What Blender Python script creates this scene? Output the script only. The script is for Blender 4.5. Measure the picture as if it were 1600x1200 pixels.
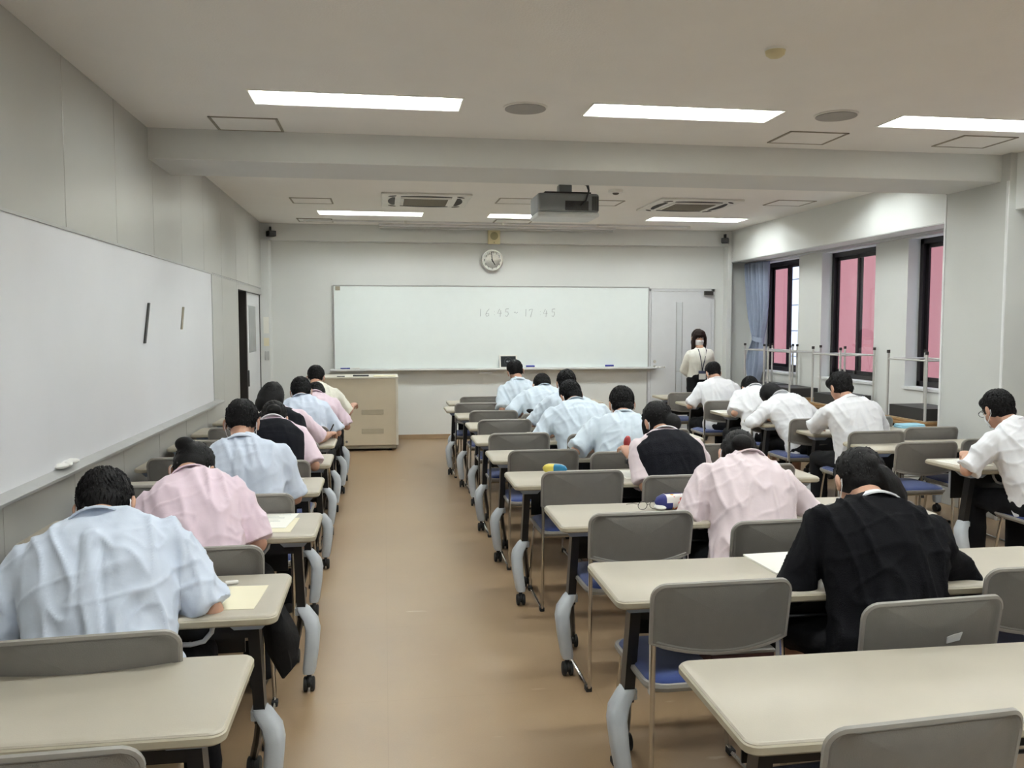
import bpy, bmesh, math, random
from mathutils import Vector as V, Matrix, noise
random.seed(7)
SC = bpy.context.scene
COL = SC.collection
for o in list(bpy.data.objects): bpy.data.objects.remove(o)

# ------------------------------------------------------------------ camera
cam_d = bpy.data.cameras.new('camera'); cam = bpy.data.objects.new('camera', cam_d); COL.objects.link(cam)
cam_d.sensor_fit = 'HORIZONTAL'; cam_d.sensor_width = 36.0; cam_d.lens = 1340 / 1600 * 36.0
cam_d.clip_start = 0.05; cam_d.clip_end = 200
YAW, PIT = math.radians(8.47), math.radians(3.85)
cam.location = (0, 0, 1.595)
cam.rotation_euler = (math.pi / 2 - PIT, 0, -YAW)
SC.camera = cam
# ------------------------------------------------------------------ light and exposure
SC.view_settings.view_transform = 'Standard'
SC.view_settings.look = 'None'
SC.view_settings.exposure = 0.0
SC.view_settings.gamma = 1.0
SC.view_settings.use_curve_mapping = False
LAMP = 50.0            # emission of the ceiling lamps
W = bpy.data.worlds.new('sky'); SC.world = W; W.use_nodes = True
bg = W.node_tree.nodes['Background']; bg.inputs[0].default_value = (0.72, 0.80, 1.0, 1); bg.inputs[1].default_value = 2.7

# ------------------------------------------------------------------ materials
def lin(c):
    r = []
    for x in c[:3]:
        x /= 255.0
        r.append(x / 12.92 if x <= 0.04045 else ((x + 0.055) / 1.055) ** 2.4)
    return (*r, 1)
M = {}
def mat(name, rgb, rough=0.5, metal=0.0, var=0.06, scale=8.0, bump=0.0, bscale=60.0, spec=0.5, stretch=(1, 1, 1), sheen=0.0, coat=0.0, emit=None):
    m = bpy.data.materials.new(name); m.use_nodes = True
    nt = m.node_tree; b = nt.nodes['Principled BSDF']; c = lin(rgb)
    b.inputs['Roughness'].default_value = rough; b.inputs['Metallic'].default_value = metal
    b.inputs['Specular IOR Level'].default_value = spec
    if sheen: b.inputs['Sheen Weight'].default_value = sheen
    if coat: b.inputs['Coat Weight'].default_value = coat; b.inputs['Coat Roughness'].default_value = 0.12
    tc = nt.nodes.new('ShaderNodeTexCoord'); mp = nt.nodes.new('ShaderNodeMapping'); mp.inputs['Scale'].default_value = stretch
    nt.links.new(tc.outputs['Object'], mp.inputs[0])
    n = nt.nodes.new('ShaderNodeTexNoise'); n.inputs['Scale'].default_value = scale; n.inputs['Detail'].default_value = 4
    nt.links.new(mp.outputs[0], n.inputs[0])
    r = nt.nodes.new('ShaderNodeMapRange'); r.inputs[1].default_value = 0.25; r.inputs[2].default_value = 0.75
    r.inputs[3].default_value = 1 - var; r.inputs[4].default_value = 1 + var
    nt.links.new(n.outputs[0], r.inputs[0])
    mx = nt.nodes.new('ShaderNodeVectorMath'); mx.operation = 'SCALE'; mx.inputs[0].default_value = c[:3]
    nt.links.new(r.outputs[0], mx.inputs['Scale']); nt.links.new(mx.outputs[0], b.inputs['Base Color'])
    if bump:
        n2 = nt.nodes.new('ShaderNodeTexNoise'); n2.inputs['Scale'].default_value = bscale; n2.inputs['Detail'].default_value = 3
        nt.links.new(mp.outputs[0], n2.inputs[0])
        bp = nt.nodes.new('ShaderNodeBump'); bp.inputs['Strength'].default_value = bump; bp.inputs['Distance'].default_value = 0.01
        nt.links.new(n2.outputs[0], bp.inputs['Height']); nt.links.new(bp.outputs[0], b.inputs['Normal'])
    if emit:
        b.inputs['Emission Color'].default_value = (*emit[0], 1); b.inputs['Emission Strength'].default_value = emit[1]
    M[name] = m
    return m

def floor_mat():
    m = bpy.data.materials.new('vinyl_floor'); m.use_nodes = True; nt = m.node_tree; b = nt.nodes['Principled BSDF']
    tc = nt.nodes.new('ShaderNodeTexCoord'); L = nt.links.new
    n = nt.nodes.new('ShaderNodeTexNoise'); n.inputs['Scale'].default_value = 1.3; n.inputs['Detail'].default_value = 6; L(tc.outputs['Object'], n.inputs[0])
    cr = nt.nodes.new('ShaderNodeValToRGB'); e = cr.color_ramp.elements
    e[0].position = .32; e[0].color = lin((135, 111, 84)); e[1].position = .72; e[1].color = lin((148, 125, 97)); L(n.outputs[0], cr.inputs[0])
    n2 = nt.nodes.new('ShaderNodeTexNoise'); n2.inputs['Scale'].default_value = 170; n2.inputs['Detail'].default_value = 3; L(tc.outputs['Object'], n2.inputs[0])
    mp = nt.nodes.new('ShaderNodeMapRange'); mp.inputs[3].default_value = .93; mp.inputs[4].default_value = 1.07; L(n2.outputs[0], mp.inputs[0])
    # scuffs: pale worn scratches
    ms = nt.nodes.new('ShaderNodeMapping'); ms.inputs['Scale'].default_value = (2.2, 9, 1); ms.inputs['Rotation'].default_value = (0, 0, .3); L(tc.outputs['Object'], ms.inputs[0])
    n3 = nt.nodes.new('ShaderNodeTexNoise'); n3.inputs['Scale'].default_value = 1.6; n3.inputs['Detail'].default_value = 5; L(ms.outputs[0], n3.inputs[0])
    sc = nt.nodes.new('ShaderNodeMapRange'); sc.inputs[1].default_value = .70; sc.inputs[2].default_value = .74; sc.inputs[4].default_value = .35; L(n3.outputs[0], sc.inputs[0])
    mul = nt.nodes.new('ShaderNodeVectorMath'); mul.operation = 'SCALE'; L(cr.outputs[0], mul.inputs[0]); L(mp.outputs[0], mul.inputs['Scale'])
    mix = nt.nodes.new('ShaderNodeMix'); mix.data_type = 'RGBA'; L(sc.outputs[0], mix.inputs[0]); L(mul.outputs[0], mix.inputs[6]); mix.inputs[7].default_value = lin((196, 178, 152))
    # faint joints of the sheet tiles
    br = nt.nodes.new('ShaderNodeTexBrick'); br.offset = 0; br.inputs['Scale'].default_value = 1; br.inputs['Brick Width'].default_value = .9; br.inputs['Row Height'].default_value = .9
    br.inputs['Mortar Size'].default_value = .0022; br.inputs['Color1'].default_value = (1, 1, 1, 1); br.inputs['Color2'].default_value = (1, 1, 1, 1); br.inputs['Mortar'].default_value = (.93, .92, .90, 1)
    L(tc.outputs['Object'], br.inputs[0])
    mm = nt.nodes.new('ShaderNodeMix'); mm.data_type = 'RGBA'; mm.blend_type = 'MULTIPLY'; mm.inputs[0].default_value = 1; L(mix.outputs[2], mm.inputs[6]); L(br.outputs[0], mm.inputs[7])
    L(mm.outputs[2], b.inputs['Base Color'])
    rr = nt.nodes.new('ShaderNodeMapRange'); rr.inputs[3].default_value = .30; rr.inputs[4].default_value = .42; L(n.outputs[0], rr.inputs[0]); L(rr.outputs[0], b.inputs['Roughness'])
    bp = nt.nodes.new('ShaderNodeBump'); bp.inputs['Strength'].default_value = .06; bp.inputs['Distance'].default_value = .004; L(n2.outputs[0], bp.inputs['Height']); L(bp.outputs[0], b.inputs['Normal'])
    M['floor'] = m
floor_mat()
def glass_mat(name, tint, gloss=.07, rough=.0):
    m = bpy.data.materials.new(name); m.use_nodes = True; nt = m.node_tree; nt.nodes.remove(nt.nodes['Principled BSDF'])
    out = nt.nodes['Material Output']; t = nt.nodes.new('ShaderNodeBsdfTransparent'); t.inputs[0].default_value = (*tint, 1)
    g = nt.nodes.new('ShaderNodeBsdfGlossy'); g.inputs['Roughness'].default_value = rough
    mx = nt.nodes.new('ShaderNodeMixShader'); mx.inputs[0].default_value = gloss
    nt.links.new(t.outputs[0], mx.inputs[1]); nt.links.new(g.outputs[0], mx.inputs[2]); nt.links.new(mx.outputs[0], out.inputs[0]); M[name] = m
glass_mat('window_glass', (.93, .95, .96)); glass_mat('lens_glass', (.95, .95, .95), .08)
def floral_mat():
    m = mat('floral_cloth', (236, 232, 226), .8); nt = m.node_tree; b = nt.nodes['Principled BSDF']
    tc = nt.nodes.new('ShaderNodeTexCoord'); vo = nt.nodes.new('ShaderNodeTexVoronoi'); vo.inputs['Scale'].default_value = 38; nt.links.new(tc.outputs['Object'], vo.inputs[0])
    lt = nt.nodes.new('ShaderNodeMath'); lt.operation = 'LESS_THAN'; lt.inputs[1].default_value = .36; nt.links.new(vo.outputs['Distance'], lt.inputs[0])
    cr = nt.nodes.new('ShaderNodeValToRGB'); cr.color_ramp.interpolation = 'CONSTANT'; e = cr.color_ramp.elements
    e[0].color = lin((196, 84, 70)); e[1].position = .35; e[1].color = lin((224, 160, 70)); x = e.new(.6); x.color = lin((228, 138, 140)); x = e.new(.8); x.color = lin((120, 140, 95))
    sp = nt.nodes.new('ShaderNodeSeparateColor'); nt.links.new(vo.outputs['Color'], sp.inputs[0]); nt.links.new(sp.outputs[0], cr.inputs[0])
    mx = nt.nodes.new('ShaderNodeMix'); mx.data_type = 'RGBA'; mx.inputs[6].default_value = lin((236, 232, 226)); nt.links.new(lt.outputs[0], mx.inputs[0]); nt.links.new(cr.outputs[0], mx.inputs[7]); nt.links.new(mx.outputs[2], b.inputs['Base Color'])
floral_mat()
mat('ceiling', (240, 237, 231), .9, var=.015, scale=3, bump=.15, bscale=90)
mat('wall_paint', (224, 225, 221), .75, var=.02, scale=2, bump=.10, bscale=120)
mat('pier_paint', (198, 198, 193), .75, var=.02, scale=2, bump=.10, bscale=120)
mat('frosted_light', (206, 209, 210), .3)
mat('beam_paint', (214, 214, 210), .8, var=.02, scale=2, bump=.08, bscale=120)
mat('steel_panel', (182, 181, 175), .30, var=.02, scale=1.5, spec=.6)
mat('panel_gap', (70, 70, 68), .8)
mat('whiteboard', (240, 247, 244), .22, var=.01, coat=.25)
mat('old_whiteboard', (222, 222, 224), .35, var=.03, scale=1.5)
mat('aluminium', (190, 190, 188), .35, .7)
mat('white_metal', (226, 226, 224), .4)
mat('door_paint', (216, 217, 218), .5, var=.02)
mat('baseboard', (150, 126, 98), .6)
mat('lamp_frame', (236, 234, 224), .4)
mat('lamp_glow', (255, 255, 250), .4, emit=((.90, .965, 1.0), LAMP))
mat('white_plastic', (226, 224, 216), .45)
mat('cream_plastic', (214, 202, 160), .5)
mat('grey_mesh', (165, 162, 156), .7, bump=.3, bscale=300)
mat('dark_grille', (92, 88, 78), .7)
mat('slot_dark', (60, 57, 52), .8)
mat('hatch', (238, 235, 229), .85, var=.015)
mat('projector', (122, 124, 124), .5)
mat('projector_light', (205, 206, 204), .4)
mat('black_plastic', (26, 26, 27), .45)
mat('black_metal', (32, 32, 33), .35, .3)
mat('chrome', (205, 203, 198), .16, 1.0)
mat('desk_top', (173, 165, 150), .42, var=.03, scale=6, bump=.04, bscale=250)
mat('desk_edge', (168, 160, 140), .5, var=.04)
mat('grey_cover', (178, 182, 186), .42, var=.04, scale=20, bump=.05, bscale=300)
mat('blue_bracket', (150, 163, 182), .4)
mat('chair_plastic', (110, 107, 102), .55, var=.04, scale=30, bump=.12, bscale=350)
mat('chair_rim', (136, 132, 126), .5)
mat('blue_seat', (22, 46, 104), .85, var=.10, scale=60, bump=.35, bscale=500, sheen=.3)
mat('skin', (184, 141, 118), .55, var=.05, scale=20)
mat('hair', (13, 11, 11), .6, var=.25, scale=40, spec=.18, bump=.25, bscale=90, stretch=(3, 3, .6))
mat('brown_hair', (32, 20, 17), .55, var=.25, scale=40, spec=.25, bump=.25, bscale=90, stretch=(3, 3, .6))
def shirt(n, c): mat(n, c, .8, var=.025, scale=14, bump=.10, bscale=35, sheen=.15)
shirt('blue_shirt', (208, 217, 232)); shirt('pale_blue_shirt', (204, 216, 226)); shirt('pink_shirt', (228, 206, 216)); shirt('mauve_shirt', (219, 203, 206))
shirt('white_shirt', (232, 232, 234)); shirt('cream_shirt', (230, 227, 212)); shirt('cream_knit', (240, 238, 228))
mat('navy_knit', (10, 11, 19), .9, var=.12, scale=60, spec=.2, bump=.3, bscale=260)
mat('black_knit', (8, 8, 12), .9, var=.15, scale=60, spec=.15, bump=.3, bscale=260)
mat('black_trousers', (16, 16, 19), .85, spec=.2, var=.1, scale=30, bump=.15, bscale=60)
mat('shoe', (40, 38, 38), .5); mat('mask_cloth', (236, 238, 240), .85)
mat('eye_white', (225, 222, 216), .3); mat('eye_dark', (20, 14, 12), .2)
mat('paper', (240, 238, 228), .8, var=.01); mat('cream_paper', (232, 224, 196), .8, var=.01)
mat('ink', (95, 97, 102), .8); mat('marker_ink', (150, 154, 156), .7); mat('print_ink', (120, 124, 128), .8)
mat('cabinet', (212, 200, 177), .5, var=.02); mat('cabinet_top', (222, 216, 202), .5); mat('cabinet_plate', (150, 142, 124), .5); mat('cabinet_vent', (184, 173, 150), .5)
mat('wood', (160, 122, 78), .5, var=.16, scale=5, stretch=(8, 1, 8)); mat('tray_steel', (52, 50, 48), .5, .3); mat('leg_steel', (205, 203, 198), .4, .5)
mat('window_frame', (30, 26, 28), .4, .3); mat('curtain', (148, 158, 178), .85, var=.05, scale=20, bump=.1, bscale=200)
mat('pink_facade', (166, 102, 98), .8, var=.03, scale=1); mat('white_facade', (226, 228, 232), .7, var=.02); mat('facade_joint', (150, 150, 158), .8)
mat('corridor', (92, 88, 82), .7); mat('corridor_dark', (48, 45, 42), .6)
mat('yellow_cloth', (214, 196, 92), .7); mat('teal_cloth', (36, 120, 160), .7); mat('navy_cloth', (34, 40, 104), .7)
mat('orange_cloth', (214, 88, 62), .7); mat('eraser_blue', (38, 52, 150), .6); mat('eraser_white', (228, 226, 220), .6)
mat('red_plastic', (150, 44, 46), .5); mat('dark_red', (70, 36, 32), .6); mat('light_blue_cloth', (150, 196, 214), .7)
mat('screen', (30, 33, 36), .5, spec=.2); mat('screen_text', (200, 205, 208), .4); mat('clock_face', (228, 228, 220), .4); mat('black_cloth', (18, 18, 20), .9, var=.1, bump=.2, bscale=50)
mat('mesh_speaker', (150, 142, 104), .7, bump=.4, bscale=250); mat('rubber', (22, 22, 22), .7); mat('dark_frame', (46, 42, 39), .5); mat('frosted', (150, 152, 152), .25)
mat('tape', (196, 196, 194), .5); mat('lanyard', (40, 42, 56), .7); mat('badge', (60, 66, 92), .5)

# ------------------------------------------------------------------ mesh helpers
class MB:
    def __init__(s): s.v = []; s.f = []
    def add(s, vs, fs):
        o = len(s.v); s.v += [V(p) for p in vs]; s.f += [tuple(i + o for i in f) for f in fs]; return s
    def box(s, x0, x1, y0, y1, z0, z1):
        return s.add([(x0, y0, z0), (x1, y0, z0), (x1, y1, z0), (x0, y1, z0), (x0, y0, z1), (x1, y0, z1), (x1, y1, z1), (x0, y1, z1)],
                     [(0, 3, 2, 1), (4, 5, 6, 7), (0, 1, 5, 4), (1, 2, 6, 5), (2, 3, 7, 6), (3, 0, 4, 7)])
    def loft(s, rings, caps=True, closed=True):
        n = len(rings[0]); vs = [p for r in rings for p in r]; fs = []
        for i in range(len(rings) - 1):
            for j in range(n if closed else n - 1):
                k = (j + 1) % n
                fs.append((i * n + j, i * n + k, (i + 1) * n + k, (i + 1) * n + j))
        if caps and closed:
            fs.append(tuple(range(n - 1, -1, -1))); m = (len(rings) - 1) * n; fs.append(tuple(m + j for j in range(n)))
        return s.add(vs, fs)
    def tube(s, pts, r, n=8, caps=True, flat=None):
        pts = [V(p) for p in pts]; k = len(pts)
        rs = r if isinstance(r, (list, tuple)) else [r] * k
        rings = []; ref = None
        for i, p in enumerate(pts):
            a = pts[max(i - 1, 0)]; b = pts[min(i + 1, k - 1)]; t = (b - a).normalized()
            if ref is None: ref = V((0, 0, 1)) if abs(t.z) < .9 else V((1, 0, 0))
            x = t.cross(ref)
            if x.length < 1e-4: x = t.cross(V((0, 1, 0)))
            x.normalize(); y = x.cross(t).normalized(); ref = y
            rr = rs[i]; ra, rb = rr if isinstance(rr, (tuple, list)) else (rr, rr)
            rings.append([p + x * ra * math.cos(2 * math.pi * j / n) + y * rb * math.sin(2 * math.pi * j / n) for j in range(n)])
        return s.loft(rings, caps)
    def cyl(s, c, r, h, axis='Z', n=20, r2=None):
        c = V(c); d = {'X': V((1, 0, 0)), 'Y': V((0, 1, 0)), 'Z': V((0, 0, 1))}[axis]
        return s.tube([c, c + d * h], [r, r if r2 is None else r2], n)
    def ell(s, c, r, R=None, nu=14, nv=9):
        c = V(c); vs = []; fs = []
        def P(q): q = V(q); return c + (R @ q if R is not None else q)
        vs.append(P((0, 0, r[2])))
        for i in range(1, nv):
            t = math.pi * i / nv
            for j in range(nu):
                a = 2 * math.pi * j / nu; vs.append(P((r[0] * math.sin(t) * math.cos(a), r[1] * math.sin(t) * math.sin(a), r[2] * math.cos(t))))
        vs.append(P((0, 0, -r[2])))
        for j in range(nu): fs.append((0, 1 + j, 1 + (j + 1) % nu))
        for i in range(nv - 2):
            for j in range(nu): a = 1 + i * nu; fs.append((a + j, a + nu + j, a + nu + (j + 1) % nu, a + (j + 1) % nu))
        a = 1 + (nv - 2) * nu; e = len(vs) - 1
        for j in range(nu): fs.append((e, a + (j + 1) % nu, a + j))
        return s.add(vs, fs)
    def prism(s, poly, d0, d1, axis='Z'):
        n = len(poly)
        def P(p, d): return {'Z': (p[0], p[1], d), 'Y': (p[0], d, p[1]), 'X': (d, p[0], p[1])}[axis]
        return s.loft([[P(p, d0) for p in poly], [P(p, d1) for p in poly]])
    def move(s, M4): s.v = [M4 @ p for p in s.v]; return s
    def mesh(s, name, smooth=True, recalc=True):
        me = bpy.data.meshes.new(name); me.from_pydata([tuple(p) for p in s.v], [], s.f); me.update()
        if recalc:
            bm = bmesh.new(); bm.from_mesh(me); bmesh.ops.recalc_face_normals(bm, faces=bm.faces); bm.to_mesh(me); bm.free()
        if smooth:
            me.shade_smooth()
            me.set_sharp_from_angle(angle=math.radians(38))
        return me
def link(name, me, m, parent=None):
    o = bpy.data.objects.new(name, me); COL.objects.link(o)
    if me is not None and m is not None and not me.materials: me.materials.append(M[m])
    if parent: o.parent = parent
    return o
def obj(name, mb, m, parent=None, smooth=True): return link(name, mb.mesh(name, smooth), m, parent)
def bevel(o, w=.004, seg=2):
    b = o.modifiers.new('bevel', 'BEVEL'); b.width = w; b.segments = seg; b.limit_method = 'ANGLE'; return o
def tag(o, label, cat, group=None):
    o['label'] = label; o['category'] = cat
    if group: o['group'] = group
    return o
def thing(name, label, cat, loc=(0, 0, 0), rz=0, group=None):
    o = bpy.data.objects.new(name, None); COL.objects.link(o); o.location = loc; o.rotation_euler = (0, 0, rz); o.empty_display_size = .1
    return tag(o, label, cat, group)
def struct(o): o['kind'] = 'structure'; return o
def copy_tree(o, parent=None):
    c = o.copy(); COL.objects.link(c); c.parent = parent
    for ch in list(o.children): copy_tree(ch, c)
    return c
def box(name, m, b, parent=None, bev=.003):
    o = obj(name, MB().box(*b), m, parent, smooth=False)
    if bev: bevel(o, bev)
    return o
def rrect(w, h, r, n=5):
    p = []
    for cx, cy, a0 in ((w - r, h - r, 0), (-w + r, h - r, 90), (-w + r, -h + r, 180), (w - r, -h + r, 270)):
        for i in range(n + 1):
            a = math.radians(a0 + 90 * i / n); p.append((cx + r * math.cos(a), cy + r * math.sin(a)))
    return p
def text_mesh(s, size, m, name, parent, loc, rot, ext=.0006):
    cu = bpy.data.curves.new(name, 'FONT'); cu.body = s; cu.size = size; cu.align_x = 'CENTER'; cu.align_y = 'CENTER'; cu.extrude = ext; cu.resolution_u = 3
    t = bpy.data.objects.new('text_tmp', cu); COL.objects.link(t)
    me = bpy.data.meshes.new_from_object(t.evaluated_get(bpy.context.evaluated_depsgraph_get())); bpy.data.objects.remove(t); bpy.data.curves.remove(cu)
    o = link(name, me, m, parent); o.location = loc; o.rotation_euler = rot; return o

# ================================================================== THE ROOM
XL, XR, XW, YF, YB, ZC = -1.62, 5.03, 5.40, 12.15, -1.9, 2.98
LX = [(-.78, .49), (1.31, 2.57), (3.40, 4.67)]
LY = [(-.20, .11), (2.55, 2.86), (5.31, 5.62), (7.85, 8.16), (10.62, 10.98)]
fl = struct(obj('floor', MB().box(-1.66, 5.75, YB - .1, YF + .1, -.12, 0), 'floor', None, False))
# ceiling with openings for the recessed lamps
xs = sorted({-1.66, 5.06, *[a for p in LX for a in p]}); ys = sorted({YB - .1, YF + .1, *[a for p in LY for a in p]})
cb = MB()
for i in range(len(xs) - 1):
    for j in range(len(ys) - 1):
        if any(abs(xs[i] - a) < 1e-6 for a, b in LX) and any(abs(ys[j] - a) < 1e-6 for a, b in LY): continue
        cb.box(xs[i], xs[i + 1], ys[j], ys[j + 1], ZC, ZC + .02)
struct(obj('ceiling', cb, 'ceiling', None, False))
struct(box('ceiling_slab', 'corridor', (-1.7, 5.75, YB - .1, YF + .2, ZC + .16, ZC + .3), None, 0))
# beam across the room and its pier on the window side
bm_ = struct(box('ceiling_beam', 'beam_paint', (XL - .02, XR + .02, 6.40, 7.06, 2.765, ZC + .01), None, .006))
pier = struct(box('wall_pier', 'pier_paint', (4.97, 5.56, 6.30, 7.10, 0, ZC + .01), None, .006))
for y in (6.315, 7.085): box('corner_bead', 'white_metal', (4.964, 4.972, y - .012, y + .012, 0, 2.76), pier, 0)
# front wall: wall, its soffit beam, the baseboard
struct(box('wall_front', 'wall_paint', (-1.66, 5.75, YF, YF + .12, 0, ZC + .02), None, 0))
struct(box('trim_1', 'wall_paint', (XL - .02, XR + .04, 12.02, YF + .02, 2.755, ZC + .01), None, .005))
struct(box('baseboard_front', 'baseboard', (XL, 3.80, YF - .014, YF + .01, 0, .065), None, .003))
struct(box('wall_back', 'wall_paint', (-1.7, 5.75, YB - .12, YB, 0, ZC + .02), None, 0))
# left wall: steel panels in front of a backing wall, doorway at the far end
wl = struct(obj('wall_left', MB().box(-1.74, -1.64, YB, 10.05, 0, ZC + .02).box(-1.74, -1.64, 10.05, 11.9, 2.03, ZC + .02).box(-1.74, -1.64, 11.9, YF + .1, 0, ZC + .02), 'panel_gap', None, False))
ye = [4.77 + .862 * k for k in range(-7, 9)]
ye = [y for y in ye if y < 11.6] + [11.905]
for a, b in zip(ye[:-1], ye[1:]):
    box('wall_panel', 'steel_panel', (-1.645, XL, a + .0025, b - .0025, 2.105, ZC), wl, .003)
    if b < 10.2: box('wall_panel', 'steel_panel', (-1.645, XL, a + .0025, min(b, 10.045) - .0025, .07, 2.088), wl, .003)
box('wall_panel', 'steel_panel', (-1.645, XL, ye[-3] + .0025 if ye[-3] < 10.0 else 9.95, 10.045, .07, 2.088), wl, .003)
box('door_header', 'steel_panel', (-1.645, XL, 10.05, 11.905, 2.015, 2.088), wl, .002)
box('cover_strip', 'aluminium', (-1.645, XL - .004, YB, 11.905, 2.09, 2.103), wl, 0)
struct(box('baseboard_left', 'cabinet_plate', (-1.645, -1.612, YB, 10.04, 0, .068), None, .003))
# corner post with notices and switches by the doorway
post = struct(box('trim_2', 'wall_paint', (-1.66, -1.515, 11.905, YF, 0, 2.75), None, .006))
for z0, z1, m in ((1.50, 1.72, 'paper'), (1.33, 1.44, 'cream_paper')): box('notice', m, (-1.60, -1.53, 11.899, 11.905, z0, z1), post, 0)
for x in (-1.59, -1.555): box('switch', 'aluminium', (x, x + .022, 11.896, 11.905, 1.14, 1.26), post, .002)
# sliding door at the left wall, half open on a dim corridor
d1 = struct(thing('door_1', 'pale sliding door standing half open at the end of the left wall', 'door')); del d1['category']; del d1['label']
box('door_leaf', 'door_paint', (-1.685, -1.65, 10.72, 11.88, .01, 2.01), d1, .003)
box('glass_pane', 'frosted', (-1.652, -1.646, 10.97, 11.52, 1.27, 1.85), d1, .002)
box('pull_handle', 'black_plastic', (-1.66, -1.63, 10.80, 10.835, .86, 1.06), d1, .006)
for y in (10.05, 10.66): box('door_jamb', 'dark_frame', (-1.74, -1.63, y, y + (.02 if y < 10.5 else .06), 0, 2.015), d1, .003)
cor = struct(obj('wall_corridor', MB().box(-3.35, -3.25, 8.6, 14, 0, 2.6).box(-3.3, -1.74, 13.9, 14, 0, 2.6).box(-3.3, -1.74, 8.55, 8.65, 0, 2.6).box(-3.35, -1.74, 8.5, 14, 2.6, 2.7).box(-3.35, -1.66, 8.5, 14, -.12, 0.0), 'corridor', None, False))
cl = obj('corridor_lamp', MB().box(-2.6, -2.35, 11.6, 12.6, 2.57, 2.6), 'lamp_glow', None, False); tag(cl, 'bright strip lamp seen through the half open sliding door', 'lamp')
# right side: soffit above the recessed window wall
struct(box('wall_soffit', 'wall_paint', (XR, 5.75, 7.08, YF + .05, 2.53, ZC + .02), None, .004))
struct(box('trim_3', 'aluminium', (XR - .004, XR + .012, 7.1, YF, 2.522, 2.534), None, 0))
struct(box('wall_soffit_near', 'wall_paint', (XR, 5.75, YB, 6.32, 2.53, ZC + .02), None, .004))
struct(box('trim_4', 'wall_paint', (XR - .06, XR + .01, 12.0, YF, 0, 2.76), None, .004))
WIN = [(10.66, 11.84), (8.88, 10.06), (7.10, 8.28), (4.35, 5.53), (2.57, 3.75)]
WZ0, WZ1, XG = .97, 2.50, 5.535
wr = MB(); yy = YB
for a, b in sorted(WIN): wr.box(XW, 5.60, yy, a, 0, 2.54); wr.box(XW, 5.60, a, b, 0, WZ0 - .03); wr.box(XW, 5.60, a, b, WZ1, 2.54); yy = b
wr.box(XW, 5.60, yy, YF + .05, 0, 2.54)
struct(obj('wall_right', wr, 'wall_paint', None, False))
for k, (a, b) in enumerate(WIN):
    w = bpy.data.objects.new('window_%d' % (k + 1), None); COL.objects.link(w); w['kind'] = 'structure'
    fr = MB(); t = .055
    fr.box(XG, XG + .06, a, b, WZ0, WZ0 + t).box(XG, XG + .06, a, b, WZ1 - t, WZ1).box(XG, XG + .06, a, a + t, WZ0, WZ1).box(XG, XG + .06, b - t, b, WZ0, WZ1)
    obj('window_frame', fr, 'window_frame', w, False)
    mid = (a + b) / 2
    for q, (p0, p1, dx) in enumerate(((a + t, mid + .03, .012), (mid - .03, b - t, .036))):
        s_ = MB(); z0, z1, e = WZ0 + t, WZ1 - t, .042
        s_.box(XG + dx, XG + dx + .02, p0, p0 + e, z0, z1).box(XG + dx, XG + dx + .02, p1 - e, p1, z0, z1).box(XG + dx, XG + dx + .02, p0, p1, z0, z0 + e).box(XG + dx, XG + dx + .02, p0, p1, z1 - e, z1)
        sa = obj('sash', s_, 'window_frame', w, False)
        box('pane', 'window_glass', (XG + dx + .008, XG + dx + .013, p0 + e, p1 - e, z0 + e, z1 - e), sa, 0)
    box('window_sill', 'white_metal', (XW - .02, XG, a - .02, b + .02, WZ0 - .03, WZ0), w, .004)
# outside: the neighbouring buildings
pf = thing('neighbour_building', 'pink rendered building right outside the windows', 'building', (9.0, 12, -4))
box('facade', 'pink_facade', (0, 1.0, -16, 26, 0, 8.9), pf, 0)
for y in range(-14, 26, 4): box('facade_joint', 'pink_facade', (-.02, 0, y, y + .05, 0, 8.9), pf, 0)
for y in (-2.2, 1.9): box('vent_box', 'pink_facade', (-.18, 0, y, y + .9, 4.2, 5.35), pf, .01)
wf = thing('tiled_building', 'white panelled building section seen through the far window', 'building', (8.72, 16.85, -4))
for k in range(16): box('panel', 'white_facade', (0, .06, 0, .80, k * .55 + .012, k * .55 + .538), wf, .004)
box('core', 'facade_joint', (.03, .25, .02, .78, 0, 8.78), wf, 0)

# ------------------------------------------------------------------ left whiteboard
lb = thing('wall_whiteboard', 'long dull white board fixed along the left panel wall', 'whiteboard', (XL, 3.0, .87))
box('board', 'old_whiteboard', (.0, .022, 0, 5.41, .02, 1.215), lb, .003)
for b in ((0, .03, 0, 5.42, 1.212, 1.228), (0, .03, 5.405, 5.42, .02, 1.22), (0, .03, 0, .012, .02, 1.22)): box('frame_strip', 'aluminium', b, lb, .002)
tr = obj('pen_tray', MB().prism([(.0, .03), (.085, .005), (.085, -.012), (.078, -.012), (.0, -.02)], 0, 5.62, 'Y').move(Matrix.Identity(4)), 'aluminium', lb, False)
bevel(tr, .003)
for lab, y0, z0, y1, z1, m, w in (('dark magnetic bar stuck on the left board', 6.07, 1.48, 6.20, 1.755, 'tray_steel', .03), ('thin pale grey magnetic bar stuck on the left board', 7.145, 1.57, 7.225, 1.75, 'cabinet_plate', .026)):
    o = obj('magnetic_bar', MB().loft([[(XL + .022, y0 - w / 2, z0), (XL + .036, y0 - w / 2, z0), (XL + .036, y0 + w / 2, z0), (XL + .022, y0 + w / 2, z0)], [(XL + .022, y1 - w / 2, z1), (XL + .036, y1 - w / 2, z1), (XL + .036, y1 + w / 2, z1), (XL + .022, y1 + w / 2, z1)]]), m, None, False)
    bevel(o, .003); tag(o, lab, 'magnet')
cm = MB()
for k in range(9): cm.ell((random.uniform(-.022, .022), random.uniform(-.10, .10), .012), (.022, .045, .014), Matrix.Rotation(random.uniform(-.5, .5), 3, 'Z'), 10, 6)
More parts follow.
